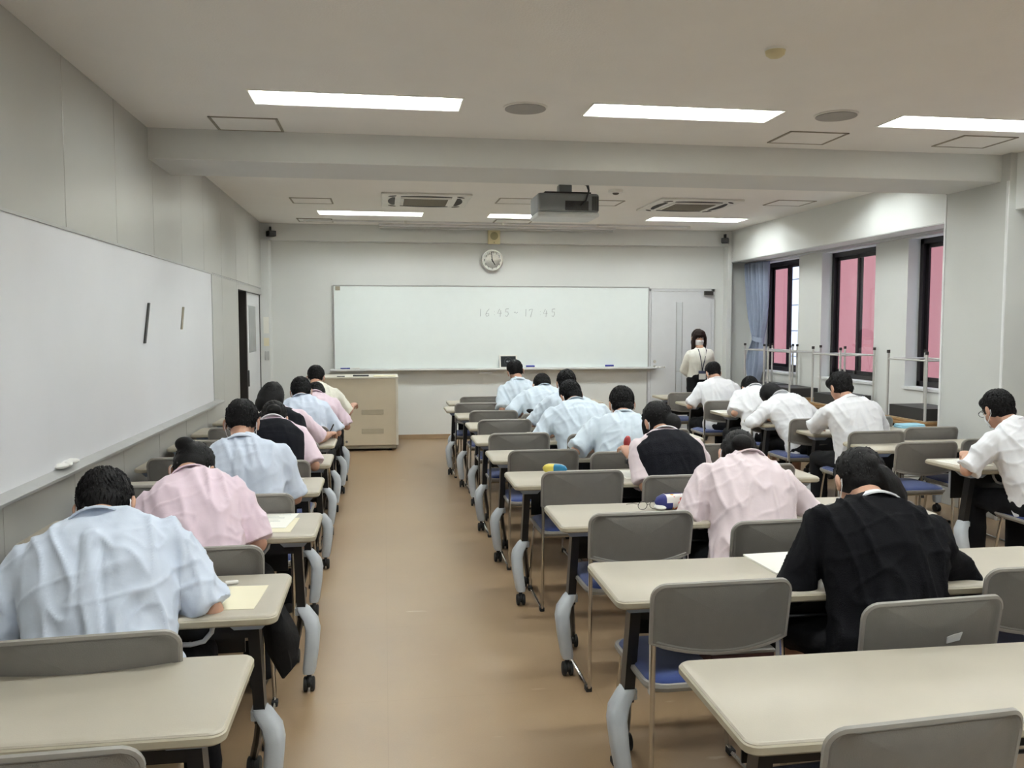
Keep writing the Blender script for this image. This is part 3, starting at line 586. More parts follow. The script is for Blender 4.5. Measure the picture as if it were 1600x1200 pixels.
def person(label, P, head, eL, eR, wL, wR, top='blue_shirt', hair='short', hp=45, hy=0, hr=0, vest=None, long=False, wid=1.0, vox=.011, mask=True, legs=None, pelvis_z=.50, skirt=False, glasses=False, bottoms='black_trousers', twist=0, hairmat='hair', pleat=False, hood=0, shoe='shoe', bulge=.075, collar=True, seed=0, curl=(.5, .5)):
    rnd = random.Random(seed + 11)
    base = V((P[0], P[1], 0)); t = thing('person', label, 'person', base)
    p0 = V((0, 0, pelvis_z)); H = V(head) - base
    d = H - p0; dn = d.normalized(); lat = V((math.cos(twist), math.sin(twist), 0))
    perp = lat.cross(dn).normalized()
    if perp.y > 0: perp = -perp                       # towards the back
    kb = min(max((hp - 30) / 30, 0), 1); N = p0 + d * ((.80 if legs is None else .735) + .045 * kb) + perp * (.060 + .022 * kb)
    ctrl = p0 + (N - p0) * .5 + perp * bulge
    def frame(q):
        c = bez(p0, ctrl, N, q); tg = (bez(p0, ctrl, N, q + .02) - bez(p0, ctrl, N, q - .02)).normalized()
        x = (lat - tg * lat.dot(tg)).normalized(); b = x.cross(tg).normalized()
        if b.y > 0 and abs(b.y) > abs(b.z) : b = -b
        if b.z < -.2 and b.y > 0: b = -b
        return c, tg, x, b
    def torso(mb, grow=0.0, scale=1.0, upto=2.0, low=-1.0, narrow=1.0):
        rings = []
        for q, a, b_ in TORSO:
            if q > upto or q < low: continue
            c, tg, x, bk = frame(q); a = (a * wid * scale + grow) * (narrow if q > .8 else 1); b_ = b_ * (.5 + .5 * wid) * scale + grow
            ring = []
            for k in range(20):
                th = 2 * math.pi * k / 20; cs, sn = math.cos(th), math.sin(th)
                ring.append(c + x * a * math.copysign(abs(cs) ** .82, cs) + bk * b_ * math.copysign(abs(sn) ** .9, sn))
            rings.append(ring)
        mb.loft(rings)
    c86, tg86, x86, b86 = frame(.86)
    Hd = Matrix.Rotation(math.radians(hy), 3, 'Z') @ Matrix.Rotation(math.radians(-hp), 3, 'X') @ Matrix.Rotation(math.radians(hr), 3, 'Y')
    def hpt(p): return H + Hd @ V(p)
    arms = []
    for s, e, w in ((-1, eL, wL), (1, eR, wR)):
        S = c86 + x86 * (s * .168 * wid) - b86 * .012 - tg86 * .026
        E = clampv(S, V(e) - base, .25, .325); Wr = clampv(E, V(w) - base, .20, .25); arms.append((s, S, E, Wr))
    # ---- body: one continuous skin
    b = MB(); torso(b, -.03, .92, 1.5, 0)
    b.tube([c86 + tg86 * .02, N, H + Hd @ V((0, -.018, -.045))], [.07, .054, .052], 12)
    b.ell(hpt((0, -.010, .030)), (.075, .094, .086), Hd, 16, 12); b.ell(hpt((0, .028, -.030)), (.064, .064, .080), Hd, 16, 12); b.ell(hpt((0, .040, -.085)), (.044, .044, .032), Hd, 12, 8)
    for s, S, E, Wr in arms:
        b.tube([S - x86 * s * .04, S, (S + E) / 2, E, E + (Wr - E) * .35, Wr], [.05, .05, .043, .037, .039, .026], 12); b.ell(E, (.037, .037, .037))
    lg = legs or [[(s * .085, 0, pelvis_z - .01), (s * (.12 if skirt else .155), .40, .485), (s * (.13 if skirt else .16), .36 + .05 * (s * seed % 2), .08)] for s in (-1, 1)]
    for L in lg: b.tube([L[0], (V(L[0]) + V(L[1])) / 2, L[1], (V(L[1]) * .6 + V(L[2]) * .4), L[2]], [.07, .062, .048, .045, .032], 10)
    me = remesh(b, vox, 3)
    ex = MB()
    for s in (-1, 1):
        ex.ell(hpt((s * .085, -.006, -.014)), (.010, .020, .031), Hd @ Matrix.Rotation(s * .35, 3, 'Z'), 12, 8)
        ex.ell(hpt((s * .086, -.002, -.036)), (.007, .011, .012), Hd, 8, 6)
    ex.ell(hpt((0, .090, -.030)), (.013, .020, .022), Hd, 10, 8); ex.ell(hpt((0, .084, -.012)), (.009, .016, .03), Hd, 8, 8)
    ex.ell(hpt((0, .078, -.069)), (.024, .012, .006), Hd, 10, 6); ex.ell(hpt((0, .076, -.078)), (.021, .012, .006), Hd, 10, 6)
    for (s, S, E, Wr), cu in zip(arms, curl):           # hands with five fingers
        f = (Wr - E).normalized(); up = V((0, 0, 1)) if abs(f.z) < .85 else V((-s, 0, 0)); nrm = (up - f * up.dot(f)).normalized(); side = f.cross(nrm) * s   # side: little finger side
        pal = Wr + f * .04
        ex.tube([Wr - f * .02, Wr + f * .015, Wr + f * .05, Wr + f * .085, Wr + f * .092], [(.023, .018), (.030, .017), (.039, .016), (.037, .013), (.02, .008)], 12)
        for k in range(4):
            r = Wr + f * (.083 - .006 * abs(k - 1.2)) + side * (-.028 + .019 * k); L_ = (.040, .045, .041, .032)[k]; pts = [r]; ang = .15
            dirs = f
            for j in range(3):
                ang += cu * (1.0 + .1 * k) * .8; dirs = f * math.cos(ang) - nrm * math.sin(ang); pts.append(pts[-1] + dirs * L_ * (1, .66, .5)[j])
            ex.tube(pts, [.0095, .0088, .008, .0060], 8); ex.ell(pts[-1], (.0062, .0062, .0062), None, 8, 5)
        r = Wr + f * .025 - side * .026; q1 = r + (f * .6 - side * .75 - nrm * .3).normalized() * .035; q2 = q1 + (f * .95 - side * .1 - nrm * .4 * (1 + cu)).normalized() * .032; q3 = q2 + (f * .9 + side * .25 - nrm * .5).normalized() * .024
        ex.tube([r, q1, q2, q3], [.013, .0115, .010, .0065], 8); ex.ell(q3, (.0068, .0068, .0068), None, 8, 5)
    append(me, ex); me.shade_smooth(); me.name = 'body'; link('body', me, 'skin', t)
    # ---- shirt
    def cloth_noise(me, amp, seedv, do_pleat):
        off = V((seedv * 3.1, seedv * 1.7, seedv * .9))
        vs = me.vertices; nr = [v.normal.copy() for v in vs]
        for v, n_ in zip(vs, nr):
            p = v.co + off
            a = noise.noise(V((p.x * 9, p.y * 9, p.z * 5)))
            q = v.co - c86; l_ = q.dot(x86); tt = q.dot(tg86); bb = q.dot(b86)
            r1 = 1 - abs(noise.noise(V((l_ * 15 + off.x + tt * 2.5, tt * 3.6 + off.y, bb * 7))) * 2.3)
            r2 = 1 - abs(noise.noise(V((p.x * 6 - p.z * 9, p.y * 12, p.z * 8.0 + 7))) * 2.3)
            dz = amp * (.45 * a + .60 * max(r1, 0) ** 2 + .38 * max(r2, 0) ** 3 * .6 - .27)
            if do_pleat:
                bk = min(max((n_.dot(b86) - .15) * 4, 0), 1) * min(max((-.015 - tt) * 40, 0), 1)
                pl = min(max((.030 - abs(l_ + .004 * math.sin(tt * 25))) / .010, 0), 1)
                dz = dz * (1 - .45 * bk * pl) + bk * (.0065 * pl - .003 * min(max((.046 - abs(l_)) / .012, 0), 1) * (1 - pl))
            if amp > .012: dz *= 1 - .65 * max(0, 1 - min((v.co - arms[0][1]).length, (v.co - arms[1][1]).length) / .11)
            v.co += n_ * dz
    sh = MB(); torso(sh)
    for s, S, E, Wr in arms:
        sh.ell(S, (.066 * wid, .066 * wid, .066))
        if long:
            sh.tube([S - x86 * s * .06, S, S + (E - S) * .5, E, E + (Wr - E) * .5, Wr - (Wr - E) * .02], [.075, .074 * wid, .064, .058, .050, .040], 14); sh.ell(E, (.056, .056, .056))
        else:
            sh.tube([S - x86 * s * .07 + tg86 * .012, S, S + (E - S) * .25, S + (E - S) * .6, S + (E - S) * .97], [.072, .070 * wid, .072 * wid, .071, .076], 14)
    me = remesh(sh, vox * .92, 4); cloth_noise(me, (.025 if vox < .009 else .020) if not (vest or legs) else .009, seed + 1, pleat); me.shade_smooth(); me.name = 'shirt'
    link('sweater' if top in ('black_knit', 'cream_knit') else 'shirt', me, top, t)
    if vest:
        vm = MB(); torso(vm, .012, 1.0, .95, -.2, .86); 
        me = remesh(vm, vox, 4); cloth_noise(me, .005, seed + 5, False); me.shade_smooth(); me.name = 'vest'; link('vest', me, vest, t)
    # ---- collar
    ax = (H + Hd @ V((0, -.02, -.05)) - N).normalized(); ax = (ax * .55 + frame(1.0)[1] * .45).normalized(); cx_ = (lat - ax * lat.dot(ax)).normalized(); cy_ = ax.cross(cx_)
    if collar:
        cen = N - ax * .015; prof = [(.060, -.022), (.057, .012), (.060, .020), (.067, .017), (.096, -.024), (.092, -.028), (.066, .002)]
        cmb = MB(); rings = []
        for k in range(25):
            a = math.pi * .5 + math.radians(25) + (2 * math.pi - math.radians(50)) * k / 24; drop = .012 * math.cos(a - math.pi * 1.5)
            rings.append([cen + (cx_ * math.cos(a) + cy_ * math.sin(a)) * r + ax * (z + .0 * drop) for r, z in prof])
        obj('collar', cmb.loft(rings), 'white_shirt' if vest or top == 'black_knit' else top, t)
    # ---- trousers or skirt, shoes
    tm = MB(); c0, tg0, x0_, b0 = frame(0.0)
    tm.ell((0, -.01, pelvis_z - .01), (.185 * wid, .15, .115)); 
    if skirt:
        rings = []
        for q, w_, z_ in ((-.02, .17, .56), (.08, .20, .53), (.25, .23, .50), (.42, .25, .47), (.46, .25, .38), (.44, .24, .33)):
            rings.append([V((w_ * math.cos(2 * math.pi * k / 24), q + .05 * math.sin(2 * math.pi * k / 24) * 0, z_ + .085 * math.sin(2 * math.pi * k / 24) + .008 * math.cos(9 * 2 * math.pi * k / 24))) for k in range(24)])
        tm.loft(rings)
    else:
        for L in lg: tm.tube([V(L[0]) + V((0, -.04, 0)) if legs is None else L[0], (V(L[0]) + V(L[1])) / 2, L[1], (V(L[1]) + V(L[2])) / 2, V(L[2]) + V((0, 0, -.03))], [.108, .096, .080, .070, .068], 14); tm.ell(L[1], (.074, .074, .074))
    me = remesh(tm, .014, 3); cloth_noise(me, .008, seed + 9, False); me.shade_smooth(); me.name = 'bottoms'; link('skirt' if skirt else 'trousers', me, bottoms, t)
    for L in lg:
        a = V(L[2]); 
        fm = MB(); fm.loft([[(a.x + w_ * math.cos(q), a.y + y_, max(.004, z_ + h_ * math.sin(q))) for q in [2 * math.pi * k / 12 for k in range(12)]] for y_, w_, z_, h_ in ((-.07, .02, .035, .03), (-.055, .036, .045, .045), (0, .04, .05, .055), (.07, .045, .035, .035), (.13, .043, .028, .026), (.165, .025, .022, .018))])
        obj('shoe', fm, shoe, t)
    # ---- hair
    hm_ = MB(); cap_c, cap_r = (V((0, -.014, .034)), V((.086, .102, .092))) if hair == 'crop' else (V((0, -.017, .024)), V((.088, .104, .103)))
    def he(c, r, R=None): hm_.ell(hpt(c), r, Hd if R is None else Hd @ R, 18, 12)
    he(cap_c, cap_r)
    tuft = 620; nape = {'short': (V((0, -.056, -.036)), V((.064, .050, .052))), 'fringe': (V((0, -.048, -.030)), V((.076, .058, .065))), 'crop': (V((0, -.050, -.015)), V((.066, .045, .05)))}.get(hair)
    if hair == 'short': he((0, -.056, -.040), (.064, .050, .056)); he((0, .045, .062), (.07, .05, .045))
    elif hair == 'crop': he((0, -.050, -.015), (.066, .045, .05)); tuft = 260
    elif hair == 'bob':
        he((0, -.022, -.01), (.100, .100, .125)); he((0, -.035, -.065), (.098, .082, .085)); tuft = 120
    elif hair == 'fringe': he((0, -.048, -.030), (.076, .058, .065)); he((0, .05, .055), (.078, .052, .055)); tuft = 420
    elif hair in ('pony', 'bun', 'knot', 'long', 'bunlow'):
        he((0, -.046, -.028), (.068, .054, .055)); tuft = 140
        if hair == 'bun': he((.035, -.095, -.055), (.055, .050, .058)); he((-.07, .03, -.05), (.022, .04, .085)); he((.03, -.075, -.02), (.03, .03, .035))
        if hair == 'bunlow': he((.012, -.105, -.035), (.050, .040, .042))
        if hair == 'knot': he((-.03, -.115, .015), (.045, .035, .03)); he((0, -.10, .0), (.03, .03, .03))
        if hair == 'pony':
            he((.0, -.10, .02), (.035, .03, .035)); q0 = hpt((.03, -.088, -.005))
            for k in range(9):
                o_ = V((rnd.uniform(-.020, .020), rnd.uniform(-.014, .014), rnd.uniform(-.008, .008))); e_ = rnd.uniform(.8, 1.15)
                hm_.tube([hpt((.01, -.07, .01)), q0 + V((.010, -.016, .004)) + o_ * .5, q0 + V((.032, -.034, -.035)) + o_, q0 + V((.052, -.044, -.085)) + o_ * 1.3, q0 + V((.064, -.042, -.135 * e_)) + o_ * 1.3, q0 + V((.070, -.038, -.178 * e_)) + o_ * 1.1], [.016, .018, .020, .020, .014, .004], 8)
        if hair == 'long':
            he((0, -.035, -.06), (.090, .072, .12)); he((0, .048, .075), (.072, .052, .045))
            for s in (-1, 1): hm_.tube([hpt((s * .062, .055, .06)), hpt((s * .082, .045, .0)), hpt((s * .084, .035, -.08)), hpt((s * .078, .02, -.17)), hpt((s * .07, .01, -.21))], [.022, .026, .028, .026, .012], 10)
            for k in range(7): hm_.tube([hpt((-.055 + k * .018, .075 - abs(k - 3) * .004, .09)), hpt((-.06 + k * .02, .098 - abs(k - 3) * .006, .045)), hpt((-.06 + k * .02, .096 - abs(k - 3) * .007, .012))], [.016, .014, .004], 8)
    me = remesh(hm_, vox * .8, 2)
    tu = MB(); crown = V((0, -.42, .9)).normalized()
    k = 0
    while k < tuft:
        q = V((rnd.gauss(0, 1), rnd.gauss(0, 1), rnd.gauss(0, 1))).normalized()
        if q.z < (-.75 if q.y < -.2 else -.35) or (q.y > .25 and q.z < .30): continue
        k += 1
        ec, er = cap_c, cap_r
        if nape and rnd.random() < .28 and q.y < .1 and q.z < .5: ec, er = nape
        root = ec + V((q.x * er.x, q.y * er.y, q.z * er.z)); nn = V((q.x / er.x, q.y / er.y, q.z / er.z)).normalized()
        g = q - crown; g = g - nn * g.dot(nn)
        if g.length < .05: g = nn.orthogonal()
        g.normalize(); g = (g + V((rnd.gauss(0, .3), rnd.gauss(0, .3), rnd.gauss(0, .2)))); g = (g - nn * g.dot(nn)).normalized(); sd = nn.cross(g)
        L_ = rnd.uniform(.03, .055); lift = rnd.uniform(-.004, .007) * (1.0 if hair in ('short', 'fringe') else .4); w_ = rnd.uniform(.004, .008)
        root = root - nn * .004; tip = root + g * L_ - nn * (L_ * L_ / .20) + nn * lift
        tu.add([hpt(root - sd * w_), hpt(root + sd * w_), hpt(root + nn * .007 + g * .01), hpt(tip)], [(0, 2, 3), (2, 1, 3), (0, 1, 2), (0, 3, 1)])
    append(me, tu); me.shade_smooth(); me.name = 'hair'; link('hair', me, hairmat, t)
    # ---- mask, glasses, eyes
    if mask:
        mk = MB(); rings = []
        for i in range(7):
            z = -.022 - .075 * i / 6; w_ = .058 - .010 * abs(i - 2) / 4; rings.append([hpt((w_ * 1.16 * math.sin(a), .030 + .070 * math.cos(a) - .010 * abs(i - 2) / 4 + (.012 if abs(a) < .3 and i < 3 else 0), z)) for a in [(-1.15 + 2.3 * k / 12) for k in range(13)]])
        mo = obj('mask', mk.loft(rings, False, False), 'mask_cloth', t); sm = mo.modifiers.new('thick', 'SOLIDIFY'); sm.thickness = .003
        for s in (-1, 1):
            st = MB()
            for z in (-.03, -.085): st.tube([hpt((s * .060, .062, z)), hpt((s * .076, .02, (z - .01) * .7)), hpt((s * .083, -.022, z * .35 - .01)), hpt((s * .081, -.027, -.012))], .0018, 5)
            obj('ear_loop', st, 'mask_cloth', mo)
    if glasses:
        gl = MB()
        for s in (-1, 1):
            gl.tube([hpt((s * .034 + .025 * math.cos(a * math.pi / 9), .100, .002 + .019 * math.sin(a * math.pi / 9))) for a in range(19)], .0017, 5); gl.tube([hpt((s * .059, .098, .006)), hpt((s * .077, .06, .008)), hpt((s * .082, -.005, .006)), hpt((s * .083, -.02, -.006))], .0018, 5)
        gl.tube([hpt((-.009, .10, .004)), hpt((.009, .10, .004))], .0017, 5); obj('glasses', gl, 'black_plastic', t)
    if mask and (hair == 'long' or glasses):
        for s in (-1, 1):
            eo = obj('eye', MB().ell(hpt((s * .031, .080, .002)), (.014, .008, .007), Hd, 10, 6), 'eye_white', t); obj('iris', MB().ell(hpt((s * .031, .0865, .002)), (.0055, .0035, .0058), Hd, 8, 6), 'eye_dark', eo)
            obj('eyebrow', MB().tube([hpt((s * .016, .090, .020)), hpt((s * .032, .090, .025)), hpt((s * .048, .078, .020))], [.0025, .003, .0015], 6), hairmat, t)
    return t

NEAR, MIDV, FARV = .0085, .0105, .013
G = []
def seat_person(label, P, head, el, er, wl, wr, **k): return person(label, (P[0], P[1]), head, el, er, wl, wr, seed=len(G), **k) if G.append(label) is None else None
# ---- left column
seat_person('pupil in light blue shirt bending over the desk, nearest on the left', (-.80, 2.58), (-.924, 2.994, .999), (-1.14, 2.72, .70), (-.545, 2.76, .70), (-1.05, 2.95, .725), (-.66, 2.96, .725), top='blue_shirt', hp=58, hr=-10, wid=1.13, vox=NEAR, pleat=True)
seat_person('pupil in pink shirt with head almost on the desk, left column', (-.72, 3.46), (-.844, 3.93, .961), (-1.02, 3.66, .70), (-.555, 3.70, .72), (-.95, 3.90, .725), (-.62, 3.92, .725), top='pink_shirt', hair='knot', hp=75, hr=8, wid=.98, vox=NEAR)
seat_person('masked pupil with cropped hair in light blue shirt, left column', (-.70, 4.45), (-.763, 4.762, 1.078), (-1.0, 4.62, .74), (-.49, 4.62, .73), (-.88, 4.86, .725), (-.62, 4.86, .725), top='blue_shirt', hair='crop', hp=32, hr=0, wid=1.08, vox=MIDV, pleat=True)
seat_person('pupil in navy vest and pale pink sleeves bending behind the cropped head', (-.69, 5.49), (-.744, 5.953, .967), (-1.0, 5.62, .74), (-.47, 5.66, .72), (-.86, 5.86, .725), (-.56, 5.88, .725), top='pink_shirt', vest='navy_knit', hair='bunlow', hp=58, wid=.98, vox=MIDV, skirt=True)
s5 = seat_person('pupil with bobbed black hair, navy vest and pink sleeves holding a pen', (-.70, 6.34), (-.848, 6.66, 1.05), (-1.02, 6.55, .74), (-.49, 6.62, .74), (-.85, 6.78, .725), (-.435, 6.86, .745), top='pink_shirt', vest='navy_knit', hair='bob', hp=30, hr=14, wid=.98, vox=MIDV, skirt=True)
seat_person('pupil in light blue shirt right before the pupil with bobbed hair', (-.66, 7.24), (-.717, 7.62, 1.03), (-.96, 7.45, .74), (-.43, 7.42, .74), (-.82, 7.62, .725), (-.50, 7.64, .725), top='blue_shirt', hair='short', hp=42, hr=-6, wid=1.0, vox=FARV)
seat_person('pupil in pink shirt mostly hidden, second from the front on the left', (-.64, 8.04), (-.66, 8.48, .93), (-.92, 8.25, .74), (-.42, 8.28, .74), (-.80, 8.45, .725), (-.50, 8.46, .725), top='pink_shirt', hair='short', hp=65, wid=.98, vox=FARV)
s8 = seat_person('pupil in loose cream shirt at the front of the left column', (-.66, 8.74), (-.701, 9.05, 1.068), (-.94, 8.95, .76), (-.41, 8.93, .755), (-.80, 9.12, .725), (-.34, 9.12, .75), top='cream_shirt', hair='crop', hp=30, hy=-10, wid=1.05, vox=FARV)
# ---- middle column
seat_person('pupil in black cardigan with a ponytail, nearest in the middle', (1.62, 2.54), (1.735, 2.921, 1.02), (1.40, 2.73, .72), (2.04, 2.75, .70), (1.55, 2.92, .725), (1.88, 2.95, .725), top='black_knit', hair='pony', long=True, hp=42, hy=0, hr=8, wid=1.10, vox=NEAR, skirt=True)
seat_person('pupil in mauve pink shirt slumped on both arms, middle column', (1.62, 3.57), (1.735, 4.02, .955), (1.43, 3.80, .735), (1.975, 3.80, .735), (1.55, 3.98, .725), (1.85, 3.98, .725), top='mauve_shirt', hair='bunlow', hp=62, hy=-12, hr=14, wid=1.05, vox=NEAR)
m3 = seat_person('pupil in navy vest with a low bun raising a red eraser', (1.65, 4.66), (1.655, 5.06, 1.01), (1.475, 4.72, .69), (1.88, 4.85, .73), (1.442, 4.90, .82), (1.74, 5.03, .725), top='mauve_shirt', vest='navy_knit', hair='bun', hp=32, hy=18, wid=1.0, vox=NEAR, skirt=True)
seat_person('masked pupil in pale blue shirt with reddish ears, middle column', (1.57, 5.55), (1.667, 5.90, 1.045), (1.285, 5.66, .755), (1.86, 5.70, .75), (1.47, 5.88, .725), (1.76, 5.90, .725), top='pale_blue_shirt', hair='short', hp=28, hy=0, wid=1.08, vox=MIDV, pleat=True)
seat_person('pupil in pale blue shirt leaning far left, middle column', (1.54, 6.46), (1.508, 6.854, 1.03), (1.22, 6.62, .745), (1.83, 6.66, .75), (1.36, 6.80, .725), (1.66, 6.84, .725), top='pale_blue_shirt', hair='short', hp=45, hy=6, hr=-10, wid=1.12, vox=MIDV, pleat=True)
seat_person('pupil whose dark hair shows behind the leaning pupil, middle column', (1.58, 7.34), (1.64, 7.65, 1.075), (1.33, 7.5, .76), (1.84, 7.5, .76), (1.46, 7.70, .725), (1.74, 7.70, .725), top='pale_blue_shirt', hair='fringe', hp=30, hy=0, wid=1.0, vox=FARV)
seat_person('pupil in pale blue shirt lying low over the eighth middle desk', (1.52, 7.99), (1.555, 8.41, 1.0), (1.215, 8.13, .765), (1.80, 8.2, .75), (1.38, 8.36, .725), (1.68, 8.38, .725), top='pale_blue_shirt', hair='short', hp=60, hr=5, wid=1.10, vox=FARV)
seat_person('foremost pupil in pale blue shirt of the middle column', (1.45, 8.94), (1.404, 9.196, 1.108), (1.225, 8.92, .77), (1.72, 9.0, .76), (1.33, 9.15, .725), (1.60, 9.17, .725), top='pale_blue_shirt', hair='crop', hp=25, hy=8, hr=-8, wid=1.0, vox=FARV)
# ---- window column
r1 = seat_person('pupil with glasses and mask in white shirt at the right edge', (3.96, 4.62), (3.89, 4.966, 1.065), (3.60, 4.80, .735), (4.24, 4.85, .74), (3.715, 5.01, .755), (4.05, 5.03, .725), top='white_shirt', hair='short', hp=28, hy=6, wid=1.06, vox=NEAR, glasses=True, curl=(1.0, .5))
seat_person('upright pupil in white shirt with rounded dark hair, window column', (3.76, 6.30), (3.717, 6.589, 1.095), (3.52, 6.60, .775), (4.03, 6.5, .76), (3.64, 6.80, .725), (3.88, 6.82, .725), top='white_shirt', hair='fringe', hp=28, hy=12, wid=1.08, vox=MIDV, mask=False)
seat_person('pupil with bobbed hair in white shirt resting on the desk, window column', (3.75, 7.21), (3.649, 7.70, .93), (3.38, 7.42, .755), (4.0, 7.45, .75), (3.56, 7.60, .725), (3.86, 7.68, .725), top='white_shirt', hair='bob', long=True, hp=60, hy=25, hr=-10, wid=1.0, vox=MIDV, skirt=True, mask=False)
seat_person('half hidden pupil in white shirt behind the resting pupil, window column', (3.70, 8.04), (3.80, 8.52, .945), (3.50, 8.2, .74), (3.96, 8.25, .75), (3.62, 8.42, .725), (3.85, 8.46, .725), top='white_shirt', hair='short', hp=62, wid=1.0, vox=FARV)
seat_person('foremost pupil in white shirt by the windows, below the standing teacher', (3.70, 9.03), (3.72, 9.36, 1.065), (3.41, 9.18, .74), (3.98, 9.2, .76), (3.55, 9.36, .725), (3.84, 9.4, .725), top='white_shirt', hair='crop', hp=30, hy=10, wid=1.1, vox=FARV)
# ---- the teacher, standing with hands behind the back
tc_ = person('standing masked woman in cream sweater with a lanyard, by the front door', (4.335, 11.42), (4.31, 11.40, 1.435), (4.145, 11.46, 1.03), (4.53, 11.46, 1.03), (4.26, 11.55, .89), (4.41, 11.56, .89), top='cream_knit', hair='long', hp=4, hy=180, long=True, wid=.84, vox=.009, pelvis_z=.90, legs=[[(s * .075, 0, .88), (s * .085, -.015, .47), (s * .09, .01, .075)] for s in (-1, 1)], hairmat='brown_hair', bulge=.02, collar=False, seed=40, shoe='shoe')
ln = MB().tube([(-.062, -.03, 1.335), (-.064, -.142, 1.27), (-.047, -.170, 1.18), (-.022, -.172, 1.03), (-.018, -.166, .985)], .006, 6).tube([(.048, -.03, 1.335), (.046, -.142, 1.27), (.025, -.170, 1.18), (-.008, -.172, 1.03), (-.012, -.166, .985)], .006, 6)
obj('lanyard', ln, 'lanyard', tc_); box('name_badge', 'badge', (-.068, .040, -.170, -.160, .945, .985), tc_, .003); box('name_card', 'white_plastic', (-.063, .035, -.168, -.162, .865, .945), tc_, .003)

# ================================================================== THINGS ON THE DESKS
def sheet(label, x, y, rz, w, h, m='paper', z=.7008, lines=True, group='exam papers', th=.0012):
    t = thing('exam_paper', label, 'paper', (x, y, z), math.radians(rz), group)
    box('sheet', m, (-w / 2, w / 2, -h / 2, h / 2, 0, th), t, 0)
    if lines:
        for k in range(9): 
            ww = random.uniform(.45, .85) * w; box('print_line', 'print_ink', (-w * .43, -w * .43 + ww, h * .40 - k * h * .09, h * .40 - k * h * .09 + .0025, th, th + .0003), t, 0)
    return t
sheet('cream paper by the elbow of the nearest left pupil', -.515, 2.885, -3, .21, .25, 'cream_paper', lines=False)
sheet('printed question sheet beside the pupil in pink shirt', -.525, 4.01, -6, .20, .29, z=.7035)
sheet('cream answer sheet under the printed sheet beside the pupil in pink', -.51, 3.93, -3, .21, .28, 'cream_paper', lines=False)
sheet('white stapled booklet at the left of the pupil in black cardigan', 1.49, 3.005, 3, .21, .26, lines=False, th=.006)
sheet('white paper before the pupil in a vest with a bun', 1.50, 4.98, 2, .21, .29)
sheet('white paper before the masked pupil in pale blue', 1.62, 5.92, 0, .21, .29)
sheet('white paper near the dark bag in the middle column', 1.36, 7.78, 4, .21, .28)
sheet('white paper under the hand of the pupil with glasses', 3.75, 5.08, 8, .21, .28)
sheet('second paper before the pupil with glasses at the right edge', 4.08, 5.0, 0, .21, .28)
sheet('white paper before the upright pupil in white', 3.80, 6.92, 3, .25, .24)
sheet('white paper on the fifth window desk', 3.60, 8.55, 0, .36, .26)
sheet('white paper before the vest pupil at the left', -.58, 5.90, 0, .21, .28)
sheet('white paper before the masked pupil at the left', -.75, 5.0, 0, .21, .28)
o = obj('pencil_eraser', MB().box(-.022, .022, -.009, .009, 0, .012), 'eraser_white', None, False); bevel(o, .004); o.location = (-.532, 3.04, .7008); o.rotation_euler[2] = .2; tag(o, 'small white eraser above the cream paper on the left', 'eraser')
e3 = thing('pencil_eraser', 'small dark sleeved eraser on the fourth left desk', 'eraser', (-.49, 5.06, .7008), .1); box('sleeve', 'tray_steel', (-.022, .008, -.009, .009, 0, .012), e3, .002); box('rubber', 'eraser_white', (.008, .022, -.0085, .0085, .0005, .0115), e3, .002)
# yellow and blue pencil case
def pouch(mb, L, w, h, n=12, puff=.85):
    rings = []
    for i in range(n + 1):
        q = -1 + 2 * i / n; s = max(.12, (1 - abs(q) ** 3.2) ** .5) if abs(q) > .5 else 1
        rings.append([(q * L / 2, w / 2 * s * math.copysign(abs(math.cos(a)) ** .7, math.cos(a)), h / 2 + h / 2 * s * math.copysign(abs(math.sin(a)) ** puff, math.sin(a)) * (1 if math.sin(a) > 0 else 1)) for a in [2 * math.pi * k / 16 for k in range(16)]])
    return mb.loft(rings)
pc = thing('pencil_case', 'yellow and blue pencil case on the fourth middle desk', 'pencil case', (1.02, 5.08, .7008), -.5, 'pencil cases')
pcm = pouch(MB(), .155, .06, .058, 12, .55).mesh('cloth'); pcm.materials.append(M['yellow_cloth']); pcm.materials.append(M['teal_cloth'])
for p in pcm.polygons: p.material_index = 1 if p.center.x > .005 else 0
link('cloth', pcm, None, pc); obj('zip', MB().tube([(-.07 + .014 * k, 0, .029 + .0298 * max(.1, 1 - abs(-1 + .2 * k) ** 3.2) ** .5) for k in range(11)], .003, 6), 'leg_steel', pc)
fc = thing('pencil_case', 'white floral pencil case with navy ends by the mauve sleeve', 'pencil case', (1.395, 4.0, .7008), .08, 'pencil cases')
fcm = pouch(MB(), .19, .075, .075, 12, .6).mesh('cloth'); fcm.materials.append(M['floral_cloth']); fcm.materials.append(M['navy_cloth'])
for p in fcm.polygons: p.material_index = 1 if p.center.x < -.055 or (p.center.z < .03 and p.center.x < -.02) else 0
link('cloth', fcm, None, fc); obj('zip', MB().tube([(-.085 + .017 * k, 0, .038 + .0385 * max(.1, 1 - abs(-1 + .2 * k) ** 3.2) ** .5) for k in range(11)], .003, 6), 'navy_cloth', fc)
gl = thing('eyeglasses', 'pair of eyeglasses lying beside the floral pencil case', 'glasses', (1.27, 4.0, .7008), .2)
g_ = MB()
for s in (-1, 1):
    g_.tube([(s * .032 + .025 * math.cos(a * math.pi / 8), 0, .022 + .02 * math.sin(a * math.pi / 8)) for a in range(17)], .0016, 5); g_.tube([(s * .057, 0, .03), (s * .06, .05, .026), (s * .058, .12, .006)], .0016, 5)
g_.tube([(-.008, 0, .026), (.008, 0, .026)], .0014, 5); obj('frame', g_, 'black_metal', gl)
for s in (-1, 1): obj('lens', MB().tube([(s * .032, -.0006, .022), (s * .032, .0006, .022)], .0225, 16), 'lens_glass', gl)
